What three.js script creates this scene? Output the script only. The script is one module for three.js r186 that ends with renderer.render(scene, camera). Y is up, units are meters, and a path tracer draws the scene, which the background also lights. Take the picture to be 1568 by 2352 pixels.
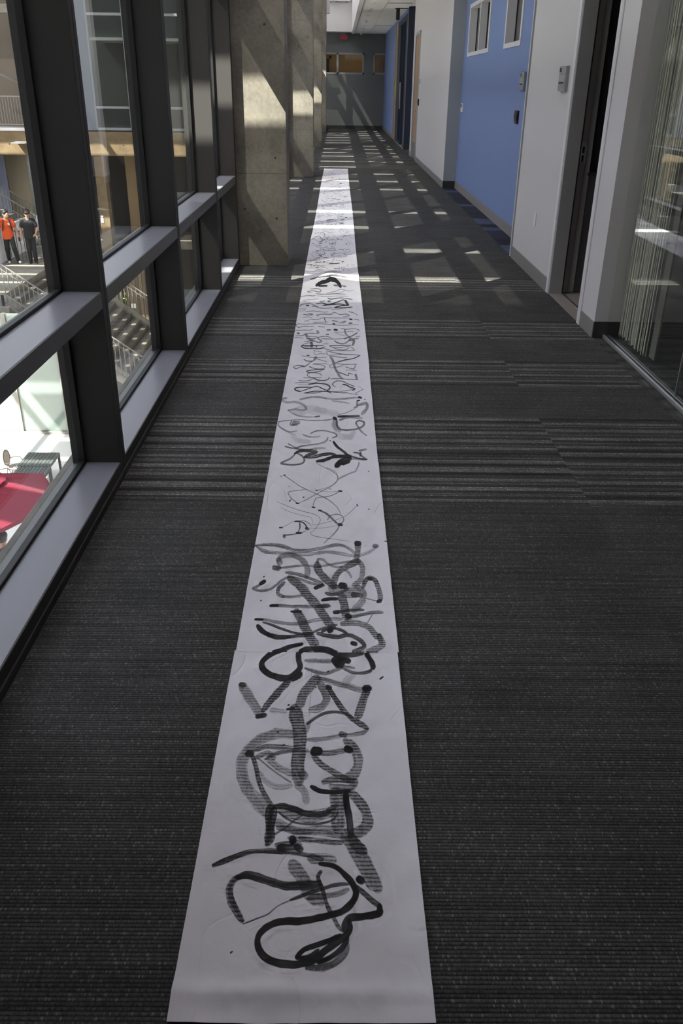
import * as THREE from 'three';
import { RoundedBoxGeometry } from 'three/addons/geometries/RoundedBoxGeometry.js';
import { TextGeometry } from 'three/addons/geometries/TextGeometry.js';
import { FontLoader } from 'three/addons/loaders/FontLoader.js';
import { RectAreaLightUniformsLib } from 'three/addons/lights/RectAreaLightUniformsLib.js';
import { mergeGeometries } from 'three/addons/utils/BufferGeometryUtils.js';

// ---------------------------------------------------------------- camera, sky, sun, exposure
const scene = new THREE.Scene(), SKY = 3.5;
const camera = new THREE.PerspectiveCamera(62.987, 1568 / 2352, 0.05, 300);
camera.rotation.order = 'YXZ';
camera.rotation.set(THREE.MathUtils.degToRad(-26.985), THREE.MathUtils.degToRad(-0.5005), THREE.MathUtils.degToRad(0.774));
camera.position.set(0, 1.5, 0);

const SUN = new THREE.Vector3(1, -1.56, -1.0).normalize();       // the way the sunlight travels
// a bright hazy sky: whitish towards the horizon, a little bluer overhead
const skyTex = (() => {
  const W = 64, Hh = 64, d = new Float32Array(W * Hh * 4);
  for (let y = 0; y < Hh; y++) { const el = Math.max(0, ((y + 0.5) / Hh - 0.5) * 2), t = Math.pow(el, 0.6); for (let x = 0; x < W; x++) d.set([1.0 - 0.30 * t, 0.985 - 0.23 * t, 1.03 - 0.08 * t, 1], (y * W + x) * 4); }
  const t = new THREE.DataTexture(d, W, Hh, THREE.RGBAFormat, THREE.FloatType); t.mapping = THREE.EquirectangularReflectionMapping; t.magFilter = THREE.LinearFilter; t.needsUpdate = true; return t;
})();
scene.background = skyTex; scene.environment = skyTex;
scene.backgroundIntensity = SKY; scene.environmentIntensity = SKY;

const sun = new THREE.DirectionalLight(new THREE.Color(1, 0.93, 0.84), 30);
sun.name = 'sun';
sun.position.copy(SUN).multiplyScalar(-60).add(new THREE.Vector3(-6, 0, -16));
sun.target.position.set(-6, 0, -16);
sun.castShadow = true; sun.shadow.radius = 0.5;
sun.shadow.mapSize.set(4096, 4096);
Object.assign(sun.shadow.camera, { left: -30, right: 30, top: 30, bottom: -30, near: 1, far: 140 });
scene.add(sun, sun.target);

RectAreaLightUniformsLib.init();
const renderer = new THREE.WebGLRenderer({ antialias: true });
renderer.toneMapping = THREE.LinearToneMapping;
renderer.toneMappingExposure = 1.0;
renderer.shadowMap.enabled = true;

// ---------------------------------------------------------------- helpers
let seed = 7;
const rnd = () => { seed = (seed * 1664525 + 1013904223) >>> 0; return seed / 4294967296; };
const rr = (a, b) => a + (b - a) * rnd();
const lerp = (a, b, t) => a + (b - a) * t, clamp = (x, a, b) => Math.min(b, Math.max(a, x));
const smooth = (a, b, x) => { const t = clamp((x - a) / (b - a), 0, 1); return t * t * (3 - 2 * t); };
const hash = (x, y, s = 0) => { let h = Math.imul(x | 0, 374761393) ^ Math.imul(y | 0, 668265263) ^ Math.imul(s | 0, 974711); h = Math.imul(h ^ (h >>> 13), 1274126177); return ((h ^ (h >>> 16)) >>> 0) / 4294967296; };
const noise = (x, y, s = 0) => {
  const i = Math.floor(x), j = Math.floor(y), u = x - i, v = y - j, a = u * u * (3 - 2 * u), b = v * v * (3 - 2 * v);
  return lerp(lerp(hash(i, j, s), hash(i + 1, j, s), a), lerp(hash(i, j + 1, s), hash(i + 1, j + 1, s), a), b);
};
const fbm = (x, y, s = 0, n = 4) => { let t = 0, a = 0.5, k = 0; for (let o = 0; o < n; o++) { t += a * noise(x, y, s + o * 17); k += a; a *= 0.5; x *= 2.03; y *= 2.03; } return t / k; };

const taken = {};
function numbered(name) { const n = taken[name] = (taken[name] ?? -1) + 1; return n ? name + '_' + String(n).padStart(3, '0') : name; }
function mesh(name, geo, mat, parent = scene, label) {
  const m = new THREE.Mesh(geo, mat);
  m.name = parent === scene ? numbered(name) : name; m.castShadow = m.receiveShadow = true;
  if (label) m.userData.label = label;
  parent.add(m); return m;
}
// a part of a group: repeats inside one thing take a number
function part(parent, name, geo, mat, label) {
  const n = parent.children.filter((c) => c.name.replace(/_\d{3}$/, '') === name).length;
  return mesh(n ? name + '_' + String(n).padStart(3, '0') : name, geo, mat, parent, label);
}
function group(name, x = 0, y = 0, z = 0, turn = 0) {
  const g = new THREE.Group(); g.name = numbered(name); g.position.set(x, y, z); g.rotation.y = turn; scene.add(g); return g;
}
function tag(o, label, category, grp) { o.userData.label = label; if (category) o.userData.category = category; if (grp) o.userData.group = grp; return o; }
function struct(o, label) { o.userData.kind = 'structure'; if (label) o.userData.label = label; return o; }
// uv in metres, laid on each face by its own normal
function uvm(g) {
  const p = g.attributes.position, n = g.attributes.normal, uv = new Float32Array(p.count * 2);
  for (let i = 0; i < p.count; i++) {
    const ax = Math.abs(n.getX(i)), ay = Math.abs(n.getY(i)), az = Math.abs(n.getZ(i));
    let u, v;
    if (ay >= ax && ay >= az) { u = p.getX(i); v = p.getZ(i); } else if (ax >= az) { u = p.getZ(i); v = p.getY(i); } else { u = p.getX(i); v = p.getY(i); }
    uv[i * 2] = u; uv[i * 2 + 1] = v;
  }
  g.setAttribute('uv', new THREE.BufferAttribute(uv, 2));
  return g;
}
// box between two corners, its arrises eased by b
function box(x0, x1, y0, y1, z0, z1, b = 0) {
  const w = Math.abs(x1 - x0), h = Math.abs(y1 - y0), d = Math.abs(z1 - z0);
  let g = b > 0 ? new RoundedBoxGeometry(w, h, d, 1, Math.min(b, w * 0.49, h * 0.49, d * 0.49)) : new THREE.BoxGeometry(w, h, d);
  if (g.index) g = g.toNonIndexed();
  g.translate((x0 + x1) / 2, (y0 + y1) / 2, (z0 + z1) / 2);
  return uvm(g);
}
const merge = (list) => mergeGeometries(list.map((g) => { const n = g.index ? g.toNonIndexed() : g; for (const k of Object.keys(n.attributes)) if (!['position', 'normal', 'uv'].includes(k)) n.deleteAttribute(k); return n; }));
function rod(a, b, r, seg = 8, r2 = r) {           // a round bar from a to b
  const A = new THREE.Vector3(...a), B = new THREE.Vector3(...b), d = B.clone().sub(A), L = d.length();
  const g = new THREE.CylinderGeometry(r2, r, L, seg, 1);
  g.applyQuaternion(new THREE.Quaternion().setFromUnitVectors(new THREE.Vector3(0, 1, 0), d.normalize()));
  const m = A.add(B).multiplyScalar(0.5); g.translate(m.x, m.y, m.z);
  return g;
}
function bar(a, b, w, h) {                          // a square bar from a to b
  const A = new THREE.Vector3(...a), B = new THREE.Vector3(...b), d = B.clone().sub(A), L = d.length();
  const g = new THREE.BoxGeometry(w, h, L), m = new THREE.Matrix4().lookAt(A, B, new THREE.Vector3(0, 1, 0.001));
  g.applyMatrix4(m); const c = A.add(B).multiplyScalar(0.5); g.translate(c.x, c.y, c.z); return g;
}
function tube(pts, r, seg = 24, rad = 6, closed = false) {
  return new THREE.TubeGeometry(new THREE.CatmullRomCurve3(pts.map((p) => new THREE.Vector3(...p)), closed), seg, r, rad, closed);
}
const RGB = (r, g, b) => new THREE.Color().setRGB(r, g, b);
const std = (c, rough = 0.7, o = {}) => new THREE.MeshStandardMaterial({ color: c, roughness: rough, ...o });
function dataTex(w, h, fn, srgb = false, rep) {
  const d = new Uint8Array(w * h * 4);
  for (let y = 0, i = 0; y < h; y++) for (let x = 0; x < w; x++, i += 4) { const c = fn(x / w, y / h, x, y); d[i] = clamp(c[0], 0, 255); d[i + 1] = clamp(c[1], 0, 255); d[i + 2] = clamp(c[2], 0, 255); d[i + 3] = 255; }
  const t = new THREE.DataTexture(d, w, h); t.wrapS = t.wrapT = THREE.RepeatWrapping; t.magFilter = THREE.LinearFilter; t.minFilter = THREE.LinearMipmapLinearFilter; t.generateMipmaps = true;
  if (srgb) t.colorSpace = THREE.SRGBColorSpace;
  if (rep) t.repeat.set(rep[0], rep[1]);
  t.needsUpdate = true; return t;
}
// ---------------------------------------------------------------- materials
const orange = dataTex(256, 256, (u, v) => { const n = 128 + 90 * (noise(u * 64, v * 64, 3) - 0.5) + 60 * (noise(u * 128, v * 128, 4) - 0.5); return [n, n, n]; }, false, [2.5, 2.5]);
const paint = (c, rough = 0.62) => std(c, rough, { bumpMap: orange, bumpScale: 0.0006 });
const M = {};
M.wall = paint(RGB(0.64, 0.615, 0.625)); M.wallShade = paint(RGB(0.40, 0.41, 0.41));
M.white = paint(RGB(0.86, 0.85, 0.83)); M.blue = paint(RGB(0.19, 0.265, 0.50)); M.darkGrey = paint(RGB(0.2, 0.205, 0.2));
M.navy = paint(RGB(0.028, 0.038, 0.07)); M.ceilWhite = paint(RGB(0.9, 0.87, 0.83), 0.9);
M.base = std(RGB(0.24, 0.225, 0.22), 0.55); M.baseDark = std(RGB(0.04, 0.042, 0.04), 0.55);
M.frameDark = new THREE.MeshPhysicalMaterial({ color: RGB(0.046, 0.044, 0.042), roughness: 0.55, specularIntensity: 0.5 }); M.outerAlu = std(RGB(0.16, 0.165, 0.16), 0.4); M.gasket = std(RGB(0.012, 0.012, 0.013), 0.5);
M.sillFace = std(RGB(0.085, 0.084, 0.084), 0.45); M.lit_sill = std(RGB(0.23, 0.23, 0.26), 0.3);  // one dark paint; light caught by the tops is put into the paler colour
M.alu = std(RGB(0.66, 0.66, 0.68), 0.35, { metalness: 0.75 }); M.aluWhite = std(RGB(0.74, 0.72, 0.74), 0.4); M.steel = std(RGB(0.5, 0.5, 0.5), 0.35, { metalness: 0.9 });
M.black = std(RGB(0.012, 0.012, 0.013), 0.4); M.plasticWhite = std(RGB(0.8, 0.79, 0.78), 0.35); M.plasticGrey = std(RGB(0.36, 0.36, 0.37), 0.4);
M.void = std(RGB(0.012, 0.012, 0.012), 0.9);
const pane = (tint, o = {}) => new THREE.MeshPhysicalMaterial({ color: tint, transmission: 1, thickness: 0, roughness: 0, ior: 1.5, ...o });
M.glass = pane(RGB(0.93, 0.96, 0.95)); M.glassDoor = pane(RGB(0.965, 0.98, 0.97));
M.frosted = new THREE.MeshPhysicalMaterial({ color: RGB(0.425, 0.42, 0.44), transmission: 1, thickness: 0, roughness: 1, ior: 1.5, specularIntensity: 0.2 });
M.canopyGlass = pane(RGB(0.27, 0.27, 0.265));
const conc = dataTex(512, 512, (u, v) => {
  const a = fbm(u * 5, v * 5, 11, 5), b = noise(u * 90, v * 90, 12), c = fbm(u * 2 + 7, v * 9, 13, 3);
  let k = 0.66 + 0.30 * (a - 0.5) + 0.08 * (b - 0.5) + 0.14 * (c - 0.5);
  if (hash(Math.floor(u * 170), Math.floor(v * 170), 5) > 0.9992) k *= 0.7;
  return [181 * k, 173 * k, 157 * k];
}, true, [0.55, 0.55]);
const concBump = dataTex(256, 256, (u, v) => { const k = 150 + 60 * (fbm(u * 10, v * 10, 21, 4) - 0.5) - (hash(Math.floor(u * 100), Math.floor(v * 100), 6) > 0.997 ? 90 : 0); return [k, k, k]; }, false, [0.8, 0.8]);
M.concrete = std(0xffffff, 0.82, { map: conc, bumpMap: concBump, bumpScale: 0.004 });
M.concreteTan = std(RGB(1.0, 0.78, 0.5), 0.82, { map: conc, bumpMap: concBump, bumpScale: 0.004 });
M.concreteLight = std(RGB(1.25, 1.27, 1.3), 0.8, { map: conc, bumpMap: concBump, bumpScale: 0.003 });
const wood = dataTex(256, 512, (u, v) => { const g = fbm(u * 26 + 2 * noise(v * 3, 1, 5), v * 2.2, 31, 4), k = 0.8 + 0.3 * (g - 0.5) + 0.06 * (hash(Math.floor(u * 256), 3, 8) - 0.5); return [214 * k, 176 * k, 142 * k]; }, true, [1.6, 0.8]);
M.wood = std(0xffffff, 0.45, { map: wood });

// carpet: loop pile in ribs across the corridor, 9 mm apart; colour and relief from one pattern
function carpet(s, stripe, tintHi, tintLo) {
  const rows = [];
  for (let r = 0; r < 56; r++) rows.push({ k: hash(r, s, 3), band: stripe ? stripe(r / 56, s) : 0 });
  return dataTex(1024, 1024, (u, v, x, y) => {
    const f = v * 56, r = Math.floor(f) % 56, ph = f - Math.floor(f), row = rows[r];
    const rib = Math.pow(Math.sin(Math.PI * ph), 0.7);
    const loop = hash(Math.floor((u + 0.003 * r) * 300), r, s + 40), loop2 = hash(x >> 1, y >> 2, s + 9), wear = fbm(u * 6, v * 3, s + 60, 3);
    let k = 0.38 + 0.55 * rib * (0.45 + 0.55 * loop) + 0.26 * (loop2 - 0.5) + 0.2 * (row.k - 0.5) + 0.25 * (wear - 0.5);
    if (loop > 0.93) k += 0.3 * rib * (0.3 + row.k);
    const b = clamp(row.band * (0.75 + 0.5 * loop2), -0.4, 1), c = [0, 1, 2].map((i) => lerp(tintLo[i], tintHi[i], clamp(b, 0, 1)) * (k + Math.min(0, b)));
    return c;
  }, true, [1, 1]);
}
const ribBump = dataTex(256, 1024, (u, v) => { const f = v * 56, k = 200 * Math.sin(Math.PI * (f - Math.floor(f))) * (0.7 + 0.3 * hash(Math.floor(u * 256), Math.floor(f), 2)); return [k, k, k]; });
const stripes = (v, s) => {            // light and dark weft bands of a striped tile
  const at = [[0.05, 0.02, 0.5], [0.16, 0.035, 0.9], [0.27, 0.016, 0.6], [0.345, 0.03, 1], [0.47, 0.02, -0.3], [0.56, 0.045, 0.75], [0.66, 0.02, -0.25], [0.74, 0.03, 0.95], [0.83, 0.015, 0.5], [0.94, 0.028, 0.85]];
  let b = 0; for (const [c, w, k] of at) { const cc = (c + 0.37 * s) % 1; if (Math.abs(v - cc) < w) b += k; } return b;
};
const cm = (s, st, hi, lo) => std(0xffffff, 0.95, { map: carpet(s, st, hi, lo), bumpMap: ribBump, bumpScale: 0.0022 });
M.carpetPlain = [cm(1, null, [108, 106, 103], [88, 87, 85]), cm(2, null, [108, 106, 103], [88, 87, 85])];
M.carpetStriped = [cm(3, stripes, [150, 147, 141], [80, 79, 77]), cm(4, stripes, [150, 147, 141], [80, 79, 77])];
M.carpetBlue = [cm(5, null, [58, 62, 90], [48, 52, 78]), cm(6, null, [120, 128, 172], [104, 112, 156]), cm(7, null, [58, 61, 84], [36, 39, 58])];

// ---------------------------------------------------------------- setting: floor
const floor = struct(group('floor'), 'dark grey ribbed carpet tiles with rows of paler cross stripes');
part(floor, 'slab', box(-1.2, 5.3, -0.32, -0.008, -39.4, 4.2), M.concrete);
{
  const planeTile = (x0, x1, z0, z1, flip, px) => {
    const g = box(x0, x1, -0.008, 0, z0, z1), p = g.attributes.position, uv = g.attributes.uv;
    for (let i = 0; i < p.count; i++) { const v = (p.getZ(i) - z0) / (z1 - z0); uv.setXY(i, p.getX(i) + px, flip ? 1 - v : v); }
    return g;
  };
  const cols = [[-0.965, 0.035], [0.035, 1.035], [1.035, 1.74]], striped = new Set([6, 7, 9, 11, 14, 37, 38, 40, 42, 44, 61, 63, 66, 69]);
  for (let r = -3; r < 74; r++) {
    const z1 = -0.03 - r * 0.5, z0 = Math.max(z1 - 0.5, -36.62);
    cols.forEach(([x0, x1], c) => {
      const on = striped.has(r), k = hash(r, c, 77), set = on ? M.carpetStriped : M.carpetPlain;
      part(floor, 'carpet_tile', planeTile(x0, x1, z0, z1, on ? (r * 2 + c) % 4 === 1 || c === 2 : k > 0.5, Math.floor(k * 64) / 64), set[on && c === 2 ? 1 : k > 0.5 ? 1 : 0]);
    });
  }
  // blue inlay in front of the recessed blue wall, one band per strip of tile
  const zs = [-15.0, -14.62, -14.34, -13.6, -12.83, -12.57, -12.0, -11.33, -10.84, -10.57, -10.32, -9.71, -9.31, -8.82, -8.62];
  const kind = [2, 1, 0, 2, 1, 0, 2, 1, 2, 1, 0, 2, 1, 2];
  for (let i = 0; i < 14; i++) part(floor, 'blue_carpet_strip', planeTile(1.741, 1.97, zs[i], zs[i + 1], false, i * 0.11), M.carpetBlue[kind[i]]);
  // carpet outside the frame: recess floors and the dark rooms on the right
  part(floor, 'room_carpet', planeTile(1.741, 5.2, -8.62, -7.12, false, 0), M.carpetPlain[0]);
  part(floor, 'room_carpet', planeTile(1.741, 5.2, -5.95, 4, false, 0), M.carpetPlain[0]);
  part(floor, 'room_carpet', planeTile(1.741, 5.2, -36.62, -15, false, 0), M.carpetPlain[0]);
  part(floor, 'vinyl_floor', box(1.741, 5.2, -0.008, 0.001, -7.12, -5.95), std(RGB(0.34, 0.29, 0.26), 0.5));
}
// ---------------------------------------------------------------- setting: walls on the right
const H = 3.3;
function wall(name, list, mat, label) { const g = struct(group(name), label); for (const b of list) part(g, 'panel', box(...b), mat); return g; }
const wallNear = wall('wall_right', [[1.735, 1.96, 0, H, -8.585, -7.02]], M.wall, 'plain pale grey wall beside the open dark doorway');
{ const pier = part(wallNear, 'pier', box(1.735, 1.9, 0, H, -5.925, -5.6, 0.002), M.wall, 'pale grey pier between doorway and glass partition');
  part(wallNear, 'lintel', box(1.735, 1.9, 2.62, H, -7.02, -5.925), M.wall);
  part(wallNear, 'reveal', box(1.745, 1.93, 0, H, -8.635, -8.585), M.gasket);
  part(wallNear, 'edge_trim', box(1.728, 1.77, 0, H, -8.665, -8.635, 0.002), M.aluWhite, 'white aluminium trim at the wall end'); }
const wallBlue = struct(group('wall_recess'), 'recessed blue wall with two high white framed windows');
{ const X0 = 1.96, X1 = 2.1, W = [[-14.54, -12.545], [-11.365, -10.33]];
  part(wallBlue, 'panel', box(X0, X1, 0, 1.925, -15, -8.6), M.blue);
  part(wallBlue, 'panel', box(X0, X1, 2.61, H, -15, -8.6), M.blue);
  part(wallBlue, 'panel', box(X0, X1, 1.925, 2.61, -15, W[0][0]), M.blue);
  part(wallBlue, 'panel', box(X0, X1, 1.925, 2.61, W[0][1], W[1][0]), M.blue);
  part(wallBlue, 'panel', box(X0, X1, 1.925, 2.61, W[1][1], -8.6), M.blue); }
const wallFar = struct(group('wall_far_right'), 'pale grey wall with a recessed wooden door, beyond the blue recess');
part(wallFar, 'panel', box(1.755, 2.1, 0, H, -20.66, -15.0), M.wall);
part(wallFar, 'panel', box(1.755, 2.1, 0, H, -22.55, -21.98), M.wall);
part(wallFar, 'panel', box(1.755, 2.1, 2.6, H, -21.98, -20.66), M.wall);
part(wallFar, 'shaded_return', box(1.757, 1.96, 0, H, -15.002, -14.985), M.wallShade);  // thin darker sheet on the wall end, its shade put into the colour
const wallAlcove = wall('wall_alcove', [[1.755, 2.4, 0, H, -24.72, -24.6]], M.navy, 'dark blue end face of the storefront bay');
part(wallAlcove, 'panel', box(2.35, 2.45, 0, H, -24.6, -22.55), M.wall);
const wallBlueFar = wall('wall_far_blue', [[1.755, 1.95, 0, H, -36.62, -29.62], [1.755, 1.95, 3.2, H, -29.62, -24.72]], M.blue, 'far blue wall next to the pale wooden door');
// end of the corridor
const wallEnd = struct(group('wall_end'), 'dark grey end wall with two white framed windows and red exit sign');
{ const Z0 = -36.85, Z1 = -36.62;
  part(wallEnd, 'panel', box(-1.3, 2.2, 0, 1.94, Z0, Z1), M.darkGrey); part(wallEnd, 'panel', box(-1.3, 2.2, 2.65, 3.32, Z0, Z1), M.darkGrey);
  part(wallEnd, 'panel', box(-1.3, -0.62, 1.94, 2.65, Z0, Z1), M.darkGrey); part(wallEnd, 'panel', box(0.955, 1.31, 1.94, 2.65, Z0, Z1), M.darkGrey); part(wallEnd, 'panel', box(1.97, 2.2, 1.94, 2.65, Z0, Z1), M.darkGrey);
  part(wallEnd, 'upper_panel', box(-1.3, 0.5, 3.325, 4.3, -36.7, -36.0), M.white, 'white upper face closing the raised ceiling strip'); }
// room behind the end wall, seen through its windows
const backRoom = struct(group('wall_back_room'), 'warm beige room seen through the end wall windows');
part(backRoom, 'panel', box(-1.4, 2.6, 0, 3.2, -39.4, -39.3), std(RGB(0.42, 0.3, 0.17), 0.8));
part(backRoom, 'ceiling_panel', box(-1.4, 2.6, 3.1, 3.2, -39.3, -36.85), M.ceilWhite);
part(backRoom, 'door', box(-0.86, -0.42, 0.02, 2.52, -39.3, -39.26, 0.004), std(RGB(0.05, 0.045, 0.04), 0.5));
part(backRoom, 'door_frame', merge([box(-0.42, -0.33, 0, 2.6, -39.3, -39.24), box(-0.95, -0.33, 2.52, 2.6, -39.3, -39.24)]), M.wood);
part(backRoom, 'rail', box(-0.3, 2.6, 1.98, 2.08, -39.3, -39.27), M.wood);
part(backRoom, 'cabinet', box(1.5, 2.0, 0.9, 2.5, -39.3, -38.95, 0.01), M.wood);
// shell outside the view: keeps sky and sun to the openings
struct(mesh('wall_added_behind', box(-1.3, 5.3, -0.3, 4.5, 4.0, 4.25), M.wall), 'unseen plain wall added to close the corridor behind');
struct(mesh('wall_unseen_outer', box(5.2, 5.4, -0.3, 4.5, -39.5, 4.25), M.void), 'unseen black wall keeping light out of the rooms on the right');
struct(mesh('wall_unseen_far', box(-1.4, 5.4, -0.3, 4.5, -39.6, -39.4), M.void), 'unseen black wall keeping light out beyond the back room');
struct(mesh('wall_unseen_left', box(-1.2, -0.905, 0, 4.3, -1.6, 4.1), M.concrete), 'unseen solid wall left of where one stands, placed to darken the near end');  // out of view; keeps window light off the near end
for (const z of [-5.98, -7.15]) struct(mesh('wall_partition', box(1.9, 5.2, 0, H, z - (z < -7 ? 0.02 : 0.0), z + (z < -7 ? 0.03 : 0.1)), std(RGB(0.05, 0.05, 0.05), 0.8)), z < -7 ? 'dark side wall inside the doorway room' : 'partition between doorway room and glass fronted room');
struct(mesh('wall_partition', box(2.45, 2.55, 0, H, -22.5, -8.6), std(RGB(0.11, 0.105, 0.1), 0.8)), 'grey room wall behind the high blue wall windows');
// ---------------------------------------------------------------- baseboards
function baseboard(name, list, label) { const g = struct(group(name), label); for (const [b, dark] of list) part(g, 'strip', box(...b, 0.002), dark ? M.baseDark : M.base); }
baseboard('baseboard_right', [[[1.727, 1.735, 0, 0.113, -8.585, -7.022]], [[1.727, 1.735, 0, 0.108, -5.915, -5.592]], [[1.735, 1.9, 0, 0.108, -5.6, -5.592], 1]], 'grey vinyl baseboard of the near walls');
baseboard('baseboard_recess', [[[1.952, 1.96, 0, 0.115, -14.98, -8.66]], [[1.75, 1.953, 0, 0.112, -14.986, -14.976], 1]], 'vinyl baseboard around the blue recess');
baseboard('baseboard_far', [[[1.747, 1.755, 0, 0.105, -20.66, -14.98]], [[1.747, 1.755, 0, 0.105, -22.55, -21.98]], [[1.752, 2.35, 0, 0.12, -24.6, -24.592], 1], [[1.747, 1.755, 0, 0.11, -36.62, -29.62]], [[-1.0, 1.76, 0, 0.12, -36.62, -36.608], 1]], 'vinyl baseboard of the far walls');

// ---------------------------------------------------------------- ceilings
const ceiling = struct(group('ceiling'), 'white tile ceiling over the right half of the corridor');
part(ceiling, 'slab', box(0.55, 5.3, 3.33, 3.46, -39.4, 4.2), M.ceilWhite);
part(ceiling, 'edge_beam', box(0.45, 0.56, 3.26, 4.3, -36.02, 4.1, 0.003), M.white, 'white edge beam of the raised ceiling strip');
{ const zs = []; for (let z = -21.9; z > -36.7; z -= 1.22) zs.push(z);
  for (const z of zs) for (const [x0, x1] of [[0.57, 1.142], [1.15, 1.752]]) {
    const slot = x0 > 1 && [-23.3, -31.67].some((q) => q < z && q > z - 1.22);
    part(ceiling, 'ceiling_tile', box(x0 + 0.004, x1 - 0.004, 3.3, 3.33, Math.max(z - 1.216, -36.6), z - 0.004, 0.003), M.ceilWhite);
  }
  part(ceiling, 'plain_panel', box(0.57, 1.96, 3.302, 3.33, -21.9, 4.0), M.ceilWhite); }
const roofStrip = struct(group('ceiling_strip'), 'raised ceiling strip along the window side with unseen skylight lighting the floor');
for (const [x0, x1, z0, z1] of [[-1.3, -0.82, -36.9, 4.2], [0.40, 0.56, -36.9, 4.2], [-0.82, 0.4, -36.9, -35.9], [-0.82, 0.4, 0.2, 4.2]]) part(roofStrip, 'slab', box(x0, x1, 4.3, 4.5, z0, z1), M.ceilWhite);
for (let z = 0.2; z > -35.8; z -= 3.61) { part(roofStrip, 'unseen_skylight_pane', box(-0.82, 0.4, 4.42, 4.43, z - 3.55, z), M.frosted); part(roofStrip, 'unseen_skylight_bar', box(-0.82, 0.4, 4.38, 4.5, z - 3.61, z - 3.55), M.ceilWhite); }  // skylight out of view, placed to light floor and paper from above
struct(mesh('roof', box(0.56, 5.4, 4.5, 4.62, -39.6, 4.25), M.concrete), 'concrete roof slab above the corridor');

// ---------------------------------------------------------------- window wall on the left: bays between dark mullions
const XF = -0.905, XG = -1.078, XB = -1.1;
const tiers = [[0.075, 0.722], [0.787, 2.30], [2.484, 3.385], [3.45, 4.14]];
let bayNo = 0;
function bay(z0, z1, mullionAt, near, last) {                 // z0 < z1; mullion stands at its near end z1
  const g = struct(group('window_' + (++bayNo)), near ? 'floor length window in deep dark metal framing beside the corridor' : 'window bay of the dark framed window wall beyond the first column');
  const a = z0, b = z1;
  for (const b of last ? [z1, z0 - 0.083] : [z1]) {
    part(g, 'mullion', merge([box(XG - 0.005, XF - 0.006, 0, 4.3, b, b + 0.06, 0.003), box(XF - 0.016, XF, 0.002, 4.3, b + 0.002, b + 0.036, 0.002), box(XF - 0.016, XF, 0.002, 4.3, b + 0.04, b + 0.083, 0.002), box(XG - 0.03, XF - 0.012, 0, 4.3, b + 0.02, b + 0.083, 0.002)]), M.frameDark);
    part(g, 'outer_cap', box(-1.106, XG - 0.02, -0.05, 4.3, b + 0.012, b + 0.07, 0.003), M.frameDark);
  }
  // sill, transoms, head
  part(g, 'lit_sill', box(-1.05, XF - 0.004, 0.012, 0.075, a, b, 0.003), M.lit_sill); part(g, 'sill_face', merge([box(XF - 0.006, XF, 0, 0.0735, a, b, 0.0015), box(XF - 0.003, XF + 0.006, 0, 0.03, a, b + 0.08, 0.002)]), M.frameDark);  // paler top stands in for reflected light, face keeps the dark paint
  for (const [y0, y1] of [[0.722, 0.787], [2.3, 2.484], [3.385, 3.45]]) { part(g, 'transom', box(-1.05, XF - 0.004, y0, y1, a, b, 0.003), M.lit_sill); part(g, 'transom_face', box(XF - 0.006, XF, y0 + 0.001, y1 - 0.0015, a, b, 0.0015), M.sillFace); }  // transom tops carry the same reflected light in their colour
  part(g, 'head', box(-1.2, XF, 4.14, 4.3, a, b + 0.08), M.frameDark);
  // black gaskets and thin outer frame round each light
  for (const [y0, y1] of tiers) {
    part(g, 'gasket', merge([box(-1.075, -1.05, y0 - 0.03, y0 + 0.012, a, b, 0.002), box(-1.075, -1.05, y1 - 0.012, y1 + 0.03, a, b, 0.002), box(-1.075, -1.05, y0, y1, a, a + 0.02), box(-1.075, -1.05, y0, y1, b - 0.02, b)]), M.gasket);
    part(g, 'pane', box(XG - 0.008, XG, y0 - 0.012, y1 + 0.012, a, b), M.glass);
    part(g, 'outer_frame', merge([box(XB - 0.012, XG - 0.009, y0 - 0.05, y0 - 0.008, a, b), box(XB - 0.012, XG - 0.009, y1 + 0.008, y1 + 0.05, a, b)]), M.outerAlu);
  }
}
{
  const col = [3, 8, 13, 18], mz = (k) => -3.28 - 1.68 * k;
  const runs = [[-1.6, -8.0], [-8.42, -16.55], [-16.97, -24.93], [-25.35, -33.35], [-33.77, -36.62]];
  for (const [near, far] of runs) {
    const ms = []; for (let k = -2; k < 21; k++) if (!col.includes(k) && mz(k) < near - 0.2 && mz(k) > far + 0.2) ms.push(mz(k) - 0.045);
    ms.unshift(near - 0.083); ms.push(far + 0.005);
    for (let i = 0; i + 1 < ms.length; i++) bay(ms[i + 1] + 0.083, ms[i], true, near > -2, i + 2 === ms.length);
  }
}
const ledge = struct(mesh('exterior_ledge', box(-1.162, -1.08, -0.4, 0.045, -36.6, -0.3, 0.006), M.concrete), 'concrete ledge outside the windows');
struct(mesh('facade', box(-1.2, -1.0, -8.4, -0.3, -39, 4), M.concrete), 'concrete facade below the windows');

// ---------------------------------------------------------------- concrete columns
{
  const holes = [[0.18, 0.93], [0.18, 0.42], [0.3, 1.95], [0.14, 2.2], [0.7, 0.5]];
  [[-8.0, 'first'], [-16.55, 'second'], [-24.93, 'third'], [-33.35, 'fourth']].forEach(([z, nth], i) => {
    const g = struct(group('column'), nth + ' bare concrete column from the near end, between window bays');
    const x0 = -1.32, x1 = -0.458, d = 0.42, lifts = [0, 0.8, 2.5, 4.3];
    for (let k = 0; k < 3; k++) part(g, 'concrete_lift', box(x0, x1, lifts[k], lifts[k + 1], z - d, z, 0.0035), M.concrete);
    for (const [dx, y] of holes) part(g, 'tie_hole', new THREE.CylinderGeometry(0.009, 0.009, 0.004, 10).rotateX(Math.PI / 2).translate(x1 - dx * (0.55 + 0.12 * i), y + 0.05 * i, z + 0.001), M.gasket);
  });
}

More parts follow.
